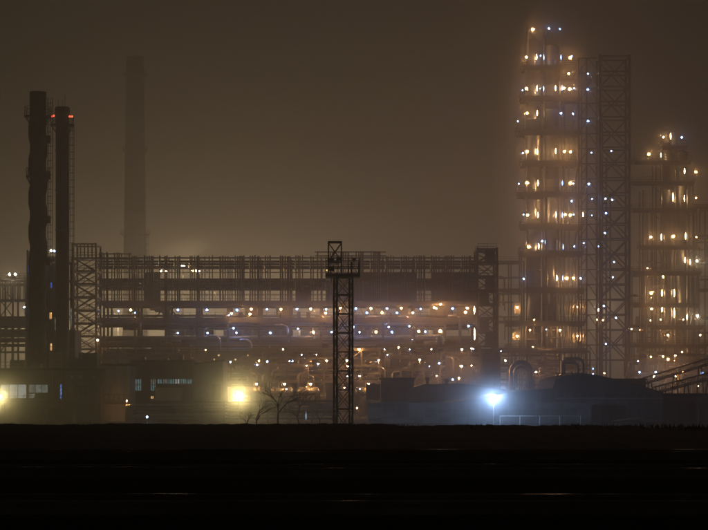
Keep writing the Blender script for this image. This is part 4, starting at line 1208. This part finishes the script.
for (xa, xb, ytop, dy) in ((562, 578, 362.5, 0), (564, 583, 358.8, 0.8)):
    d = 366 + dy
    rad_ = 6 * d / F
    MB().tube([Vector((X(xa, d), d, Z(ytop, d))), Vector((X(xb, d) - rad_, d, Z(ytop, d)))] + arc((X(xb, d) - rad_, d, Z(ytop, d) - rad_), rad_, math.pi / 2, 0, 8)[1:] + [Vector((X(xb, d), d, 0.2))], 0.30, 14).build('gooseneck', CLAD, up2)
    rod('inlet', up2, Vector((X(xa, d), d, 0)), Vector((X(xa, d), d, Z(ytop, d) + 0.3)), 0.3, CLAD, 12)

# sloping galleries at the right
for (xa, ya, xb, yb, d, lab) in ((640, 386, 712, 364, 360, 'higher sloping steel conveyor gallery before the shorter column'), (655, 394, 720, 377, 350, 'lower sloping steel conveyor gallery by the loading shed')):
    cg = thing('conveyor_gallery', lab, 'conveyor', (X((xa + xb) / 2, d), d, 0))
    n = 10
    for dy in (0, 2.2):
        for off in (0, 7):
            beam('chord', cg, Vector((X(xa, d), d + dy, Z(ya, d) + off * 0.17)), Vector((X(xb, d), d + dy, Z(yb, d) + off * 0.17)), 0.16, STEEL)
        for k in range(n):
            f0, f1 = k / n, (k + 1) / n
            p0 = P(xa + (xb - xa) * f0, ya + (yb - ya) * f0, d) + Vector((0, dy, 0))
            p1 = P(xa + (xb - xa) * f1, ya + (yb - ya) * f1, d) + Vector((0, dy, 0))
            up_ = Vector((0, 0, 1.19))
            beam('web_post', cg, p0, p0 + up_, 0.09, STEEL)
            beam('web_brace', cg, p0 if k % 2 else p0 + up_, p1 + up_ if k % 2 else p1, 0.08, STEEL)
    a_, b2 = P(xa, ya, d), P(xb, yb, d)
    beam('belt', cg, a_ + Vector((0, 1.1, 0.3)), b2 + Vector((0, 1.1, 0.3)), 1.8, DARK, 0.12)
    for f0 in (0.15, 0.5, 0.85):
        p0 = a_.lerp(b2, f0) + Vector((0, 1.1, 0))
        for sx in (-0.9, 0.9):
            beam('trestle_leg', cg, Vector((p0.x + sx, p0.y, 0)), p0 + Vector((sx * 0.3, 0, 0)), 0.2, STEEL)

rhall = building('rear_hall', 'long dark rear hall closing the view under the cooler rack', 96, 500, 351, 424, 20, SHEETD, 0.5, False)
for k in range(30):
    c_, s_ = span(99 + k * 13.2, 99 + k * 13.2 + 0.8, 352, 411, 423.8, 0.2); block('pilaster', rhall, c_, s_, CONCD)
# far block with small lit openings behind the yellow light
cb = building('compressor_house', 'long compressor house with rows of tiny warm windows under the rack', 180, 262, 352.5, 391, 4, SHEETD, 0.3)
rw = random.Random(4)
for row, py in enumerate((354.5, 358.6)):
    for k in range(18):
        px = 184 + k * 4.2
        if rw.random() < 0.45:
            win(cb, px, px + rw.uniform(1.4, 2.4), py, py + 1.9, 391, [rw.choice((W_WARM, W_WARM, W_DIM, GLASS))], 1, 1)

# ------------------------------------------------------------------ bare trees
def tree(px, d, h, seed, label, depth=7, group='bare trees by the yard lights'):
    rr = random.Random(seed)
    base = Vector((X(px, d), d, 0))
    tt = thing('bare_tree', label, 'tree', base, group)
    tr, cr = MB(), MB()
    def grow(p, dirv, L, r_, lvl):
        pts = [p]; rad_ = [r_]
        q = p; dv = dirv
        for k in range(3):
            dv = (dv + Vector((rr.uniform(-1, 1), rr.uniform(-1, 1), rr.uniform(-0.3, 0.6))) * 0.16).normalized()
            q = q + dv * L / 3
            pts.append(q); rad_.append(r_ * (1 - 0.13 * (k + 1)))
        (tr if lvl == 0 else cr).tube(pts, rad_, 8 if lvl == 0 else (5 if lvl < 3 else 3), False)
        if lvl >= depth: return
        for k in range(3 if lvl < 3 else 2):
            sp = rr.uniform(0.45, 0.85)
            az = rr.uniform(0, 2 * math.pi)
            side = dv.cross(Vector((math.cos(az), math.sin(az), 0.3))).normalized()
            nd = (dv * math.cos(sp) + side * math.sin(sp) + Vector((0, 0, 0.14))).normalized()
            st_ = pts[rr.choice((2, 3, 3))] if k else pts[3]
            grow(st_, nd, L * rr.uniform(0.64, 0.86), max(0.011, r_ * 0.6), lvl + 1)
    grow(base, Vector((rr.uniform(-.1, .1), rr.uniform(-.1, .1), 1)).normalized(), h * 0.28, h * 0.018 + 0.03, 0)
    tr.build('trunk', BARK, tt); cr.build('crown', BARK, tt)
for (px, d, h, sd, lab) in ((278, 262, 7.8, 2, 'tallest bare tree between the yellow light and the lattice mast'), (257, 266, 5.4, 41, 'bare tree closest to the yellow yard light'),
                            (300, 266, 6.4, 8, 'bare tree midway to the lattice mast'), (320, 270, 4.2, 13, 'low bare tree beside the lattice mast foot'), (698, 300, 5.0, 17, 'bare bushy tree before the low loading shed'),
                            (246, 256, 3.4, 23, 'low bare shrub in front of the yellow yard light'), (336, 258, 3.0, 29, 'low bare shrub between trees and lattice mast'), (676, 298, 3.2, 19, 'short bare shrub before the low loading shed')):
    tree(px, d, h, sd, lab, 7 if h > 6 else 5)

# ------------------------------------------------------------------ gallery and pump lamps
GW, GC = 'warm lamps along the gallery', 'bluish lamps along the gallery'
D = 398.5
for (px, py, k) in ((130.8, 310, 'warm'), (231.4, 313.4, 'warm'), (251.2, 309.2, 'warm'), (250, 314, 'warm_small'), (281, 309.2, 'warm_big'), (310.8, 309, 'warm'), (325.6, 313, 'warm'), (340.5, 308.2, 'warm'), (371, 308.4, 'warm_big'),
                    (382, 312.8, 'warm'), (401.3, 308, 'warm'), (412.7, 312.6, 'warm'), (434.2, 307.6, 'warm'), (436.4, 308.6, 'warm_small'), (440.6, 304.2, 'warm'), (467.3, 308, 'warm'), (465.3, 312.2, 'warm')):
    soft = px in (371, 434.2, 440.6, 467.3, 231.4, 250, 325.6, 412.7, 281, 340.5, 401.3)
    lamp(px, py, D, 'warm_soft' if soft else k, 'warm lamp in the %s gallery bay from the stair tower, hung %s' % (bay_of(px), 'high' if py < 311 else 'low'), GW, 1.3, soft)
for (px, py, k) in ((118.5, 311, 'cool'), (135, 312.8, 'cool_small'), (178, 310, 'cool'), (206.8, 310, 'cool'), (229, 315.2, 'cool_small'), (237, 310, 'cool'), (267, 309.4, 'cool'), (296.8, 309.4, 'cool'), (326.2, 309.2, 'cool'), (356, 308.6, 'cool'),
                    (366.6, 312.8, 'cool'), (387, 308.6, 'cool'), (397, 312.8, 'cool'), (420.6, 309, 'cool'), (452.6, 308.6, 'cool')):
    lamp(px, py, D, k, 'bluish lamp in the %s gallery bay from the stair tower, hung %s' % (bay_of(px), 'high' if py < 311 else 'low'), GC, 1.3)
for (px, py, k) in ((313.4, 332.3, 'warm_big'), (376.2, 332, 'warm'), (418.9, 331.4, 'warm_big'), (440, 331.2, 'warm_big')):
    lamp(px, py, D, k, 'warm lamp on pipe tier below the %s gallery bay from stair tower' % bay_of(px), 'warm pipe tier lamps', 1.6)
for (px, py, k) in ((177.8, 333, 'cool'), (207.6, 333, 'cool'), (233.5, 328.2, 'cool'), (236.4, 332.8, 'cool'), (270.4, 332.8, 'cool'), (298, 328.8, 'cool'), (331.4, 332.2, 'cool'), (353, 327.2, 'cool'), (359.6, 332.2, 'cool'), (388.6, 327, 'cool'),
                    (392, 332, 'cool'), (409.4, 326.2, 'cool'), (425.2, 331.8, 'cool'), (468.6, 326, 'cool')):
    lamp(px, py, D, k, 'bluish lamp on pipe tier below %s gallery bay from stair tower, %s' % (bay_of(px), 'upper' if py < 330 else 'lower'), 'bluish pipe tier lamps', 1.6, px in (236.4, 298, 359.6, 388.6))
for (px, py) in ((161, 271), (166, 271.2), (193, 271), (196, 271), (199.3, 271.2), (283, 269.8), (326, 270.5)):
    lamp(px, py, 405, 'warm_small' if px in (193, 199.3) else ('warm_small' if px > 200 else 'white'), 'pale floodlight shining through the %s upper cooler bay from stair tower' % bay_of(px), 'upper cooler floodlights', 1.2)
for (px, py, k, d, lab) in ((97.6, 340.2, 'warm_big', 424, 'warm lamp at the foot of the stair tower'), (326.6, 360.6, 'warm_big', 420, None), (346.8, 360.6, 'warm_big', 420, None), (378.6, 360.4, 'warm_big', 420, None), (419.8, 359.8, 'warm_big', 420, None),
                       (398.6, 347.4, 'warm_big', 428, None), (462, 349.6, 'warm_big', 424, None), (471.6, 348.4, 'warm', 424, None), (259, 360.8, 'warm', 420, None), (459, 378.2, 'warm', 400, None), (469.4, 381.4, 'warm_small', 400, None),
                       (491, 381, 'warm', 396, None), (495, 380, 'warm', 396, None), (499, 379.4, 'warm_small', 396, None), (650.8, 356.6, 'warm', 406, None), (663, 356.4, 'warm', 406, None), (668.4, 359.4, 'warm', 406, None), (675.2, 355.6, 'warm_big', 405, None),
                       (654, 376.2, 'white', 400, None), (698, 386.2, 'warm_small', 380, None), (357, 408.2, 'warm_small', 300, 'small warm lamp on the yard beside the lattice mast'), (560, 376, 'warm', 380, None), (683, 372, 'warm_small', 400, None), (702, 373, 'cool', 400, None),
                       (230.4, 362, 'cool', 420, None), (257.2, 365, 'cool', 420, None), (267.2, 361.6, 'cool', 420, None), (439.2, 363.4, 'cool', 420, None), (500.8, 350.8, 'cool', 404, None), (452.6, 379.6, 'cool', 400, None), (292.6, 361.4, 'cool_small', 420, None), (289.6, 361.2, 'cool_small', 420, None),
                       (318, 364, 'cool', 424, None), (639.6, 372.4, 'cool', 400, None), (655.8, 372.2, 'cool', 400, None), (286.4, 389.2, 'cool_small', 340, None), (360, 389, 'cool_small', 340, None), (147, 417, 'cool', 306, 'small bluish lamp low on the yard before the workshop'), (593, 368.6, 'cool_small', 402, None), (593, 374, 'cool_small', 402, None)):
    w_ = k.startswith('warm') or k == 'white'
    if px < 485 and d > 415: d -= 48
    elif px >= 485 and d > 390: d += 66
    lamp(px, py, d, k, lab or (('warm' if w_ else 'bluish') + ' post lamp among ' + ('pump frames below %s bay of cooler rack' % bay_of(px) if px < 478 else ('the pump frames at the foot of tallest column' if px < 600 else 'the pump frames at the foot of shorter column')) + (', set high' if py < 358 else ', set low' if py > 370 else '')), None if lab else ('warm pump frame lamps' if w_ else 'bluish pump frame lamps'), 2.0, px in (326.6, 346.8, 378.6, 419.8, 398.6, 462, 471.6, 650.8, 663, 675.2, 491, 495, 259))
for (px, py, d) in ((530, 330, 497.5), (548, 352, 498), (536, 372, 470), (560, 330, 498), (668, 335, 505), (682, 352, 505), (676, 376, 476), (648, 352, 512), (700, 335, 516), (640, 330, 514)):
    lamp(px, py, d, 'warm_soft', 'dim warm lamp added to light the pipes at %s foot' % ('tallest column' if px < 600 else 'shorter column') + (', set high' if py < 345 else ', set low'), 'dim lamps added at the column feet', 1.5, True)  # added lamps that put golden light on pipes and vessels
rs_ = random.Random(51)
for k in range(46):
    px = rs_.uniform(188, 478) if k < 28 else rs_.uniform(500, 706)
    py = rs_.choice((349.5, 354.5, 366, 376, 387.5) if k < 28 else (320, 329, 347.5, 360.5, 373.5)) + rs_.uniform(-0.5, 0.5)
    d = rs_.uniform(368, 380) if k < 28 else rs_.uniform(466, 500)
    kd = rs_.choice(('warm_small', 'warm_soft', 'warm_small', 'cool_small', 'warm_small'))
    far = px >= 500
    lab = ('tiny ' + ('bluish' if kd == 'cool_small' else 'dim warm' if kd == 'warm_soft' else 'warm') + ' lamp deep in pipework ' +
           (('below %s bay of cooler rack' % bay_of(px)) if not far else ('at tallest column foot' if px < 600 else 'at shorter column foot')) + (', upper tier' if py < 362 else ', lower tier'))
    lamp(px, py, d, kd, lab, 'tiny lamps deep in the pipework', 1.0, kd == 'warm_soft' or rs_.random() < 0.75)
# lit uprights, the light on them built as glowing streaks
for (px, py, h) in ((474.6, 334, 2.4), (474.4, 310, 1.6), (306, 416, 1.5)):
    tube_lamp(px, py, 300 if py > 400 else 394, 'slit' if py > 400 else 'warm', 'glowing streak for the bluish lit post at yard level near the lattice mast' if py > 400 else 'glowing streak for warm lamplight on the end column of the cooler rack', 'upright light streaks', h)

# ------------------------------------------------------------------ yard floodlights
def yard_light(px, py, d, m, label, r=0.42, shield=False):
    p = P(px, py, d)
    tt = thing('yard_floodlight', label, 'floodlight', (p.x, d + 0.5, 0))
    rod('post', tt, Vector((p.x, d + 0.7, 0)), Vector((p.x, d + 0.7, p.z + 0.3)), 0.09, STEEL, 10)
    mesh_obj('lens', bulb_mesh('yard' + m.name, r, m, 2), tt, p)
    hb = bowl(MB(), p, r, -0.15, 0.1) if shield else MB().lathe((p.x, d, p.z), [(r * 1.35, r * 0.75), (r * 1.15, r * 1.05), (r * 0.5, r * 1.4), (0.001, r * 1.45)], 16)
    hb.build('hood', HOUSING, tt)
    beam('bracket', tt, p + Vector((0, 0.7, r * 1.3)), p + Vector((0, 0, r * 1.35)), 0.1, STEEL)
    return tt
yard_light(238.6, 395.6, 286, E_YELL, 'glaring yellow yard floodlight beside the bare trees', 0.30, True)
yard_light(493.6, 396.6, 288, E_BLUE, 'glaring bluish white yard floodlight before the low hall', 0.30)
yard_light(-0.8, 397.0, 290, E_YELL, 'yellow yard floodlight in front of the office block windows', 0.22, True)

# mast lamps added out of sight behind rack and columns to light the fog
def added_mast(px, d, z, m, label, r=0.6, group='added fog lights behind the rack'):
    x = X(px, d)
    tt = thing('added_mast_light', label, 'floodlight', (x, d, 0), group)
    MB().tube([(x, d, 0), (x, d, z - 0.9)], [0.25, 0.12], 12).build('mast', STEEL, tt)
    mesh_obj('lens', bulb_mesh('mast' + m.name, r, m, 2), tt, (x, d, z))
    MB().lathe((x, d, z), [(r * 1.3, r * 0.8), (r * 0.9, r * 1.2), (0.001, r * 1.4)], 14).build('hood', HOUSING, tt)
    MB().lathe((x, d, z), [(0.3, -r * 1.5), (0.25, -r * 1.1), (0.001, -r * 1.05)], 10).build('socket', HOUSING, tt)
for (px, d, py) in ((38, 860, 330), (62, 930, 330), (118, 880, 320.5), (166, 860, 320.5), (205, 930, 320.5), (250, 880, 320.5), (300, 940, 320.5), (345, 900, 320.5)):
    added_mast(px, d, Z(py, d), E_BACK, 'added fog-lighting mast lamp hidden far behind the %s bay of cooler rack' % bay_of(px), 0.8)
for (px, d, py) in ((112, 470, 284.5), (165, 480, 284.5), (183, 470, 266), (12, 440, 322), (140, 450, 321), (100, 460, 321), (215, 480, 284.5), (250, 470, 284.5), (288, 480, 284.5), (322, 470, 284.5)):
    added_mast(px, d, Z(py, d), E_NEAR, 'added fog-lighting mast lamp hidden close behind the %s bay of cooler rack' % bay_of(px), 0.4, 'added fog lights close behind the rack')
for (px, d, py) in ((430, 900, 320.5), (534, 920, 310), (600, 880, 310), (681, 900, 310)):
    added_mast(px, d, Z(py, d), E_BACKR, 'added fog-lighting mast lamp hidden far behind the process columns', 0.8, 'added fog lights behind the columns')

# ------------------------------------------------------------------ haze
hz = MB().box((0, 870, 108), (1900, 1880, 218.5)).build('haze', STEEL, None, (0, 870, 108))
hz.data.materials.clear()
hm = bpy.data.materials.new('haze_air')
hm.use_nodes = True
nt = hm.node_tree
nt.nodes.clear()
ho = nt.nodes.new('ShaderNodeOutputMaterial')
pv = nt.nodes.new('ShaderNodeVolumePrincipled')
pv.inputs['Color'].default_value = (0.93, 0.90, 0.86, 1)
pv.inputs['Density'].default_value = HAZE_DENSITY
pv.inputs['Anisotropy'].default_value = HAZE_G
nt.links.new(pv.outputs[0], ho.inputs['Volume'])
hm.cycles.homogeneous_volume = True
hm.cycles.volume_sampling = 'EQUIANGULAR'
hz.data.materials.append(hm)
hz['kind'] = 'stuff'
hz.display_type = 'BOUNDS'

# ------------------------------------------------------------------ drifting steam, and denser volumes added for lamp halos
def steam(label, c, size, dens, seed, g_=0.6):
    rr = random.Random(seed)
    ph = [rr.uniform(0, 6.28) for _ in range(8)]
    mb = MB()
    NU, NV = 28, 16
    for j in range(NV + 1):
        v = math.pi * j / NV
        for i in range(NU):
            u = 2 * math.pi * i / NU
            k = 1 + (0.10 * math.sin(3 * u + ph[0]) * math.sin(2 * v + ph[1]) + 0.07 * math.sin(5 * u + ph[2]) * math.sin(4 * v + ph[3])) * math.sin(v)
            mb.v.append(Vector((size[0] * math.sin(v) * math.cos(u) * k, size[1] * math.sin(v) * math.sin(u) * k, size[2] * math.cos(v) * k)))
    for j in range(NV):
        for i in range(NU):
            a = j * NU + i; b = j * NU + (i + 1) % NU
            mb.f.append([a, a + NU, b + NU, b]); mb.sm.append(True)
    c = Vector(c)
    mb.v = [c + v for v in mb.v]
    o = mb.build('steam', STEEL, None, c)
    o.data.materials.clear()
    m = bpy.data.materials.new('steam_air')
    m.use_nodes = True
    n_ = m.node_tree
    n_.nodes.clear()
    out = n_.nodes.new('ShaderNodeOutputMaterial')
    v_ = n_.nodes.new('ShaderNodeVolumePrincipled')
    v_.inputs['Color'].default_value = (0.97, 0.96, 0.95, 1)
    v_.inputs['Density'].default_value = dens
    v_.inputs['Anisotropy'].default_value = g_
    n_.links.new(v_.outputs[0], out.inputs['Volume'])
    m.cycles.homogeneous_volume = True
    m.cycles.volume_sampling = 'EQUIANGULAR'
    o.data.materials.append(m)
    o['kind'] = 'stuff'
    o['label'] = label
    o['category'] = 'steam'
    o.display_type = 'BOUNDS'
    return o
def halo_mist(where, c, size, dens, seed):  # nested volumes added to keep the yard lamps' halos tight
    for k, (f_, q) in enumerate(((1.4, 0.16), (1.05, 0.2), (0.78, 0.27), (0.54, 0.26), (0.34, 0.10))):
        steam(('outermost', 'outer', 'middle', 'inner', 'innermost')[k] + ' halo volume added around ' + where, c, [v * f_ for v in size], dens * q, seed + k)
halo_mist('the yellow yard floodlight', P(239, 396, 285), (7.6, 6.5, 5.8), 0.019, 71)
halo_mist('the bluish yard floodlight', P(493, 397.5, 287), (9.0, 7.5, 6.4), 0.018, 20)
halo_mist('the office block floodlight', P(0, 397, 289), (6.0, 5.0, 5.0), 0.012, 40)
for k, (px, py, sz) in enumerate(((178, 254, 3.6), (186, 249, 3.2), (195, 245.5, 2.7), (203, 243.5, 2.0))):
    steam(('lowest', 'second', 'third', 'highest')[k] + ' puff of the steam plume rising above the cooler rack', P(px, py, 440), (sz * 1.25, sz, sz * 0.75), 0.009, 60 + k)
steam('thin steam added for lamp halos round the tallest column', P(550, 165, 497), (14.0, 9.0, 43.0), 0.0095, 4)  # column haze, thickened so its lamps get halos
steam('thin steam added for lamp halos round the shorter column', P(674, 240, 504), (12.0, 9.0, 32.0), 0.0095, 5)
steam('thin steam drifting along the lift tower end of gallery', P(385, 322, 395), (24.0, 8.0, 8.5), 0.0055, 6)  # gallery fog, also thickened for halos round its lamps
steam('thin steam drifting along the middle of the gallery', P(255, 322, 394), (17.0, 7.0, 7.0), 0.005, 7)
steam('steam cloud lit by lamps before the shorter column', P(668, 378, 455), (9.0, 4.0, 5.5), 0.016, 10)
steam('steam drifting over the low hall roof', P(452, 372, 372), (6.5, 4.0, 4.2), 0.010, 11)
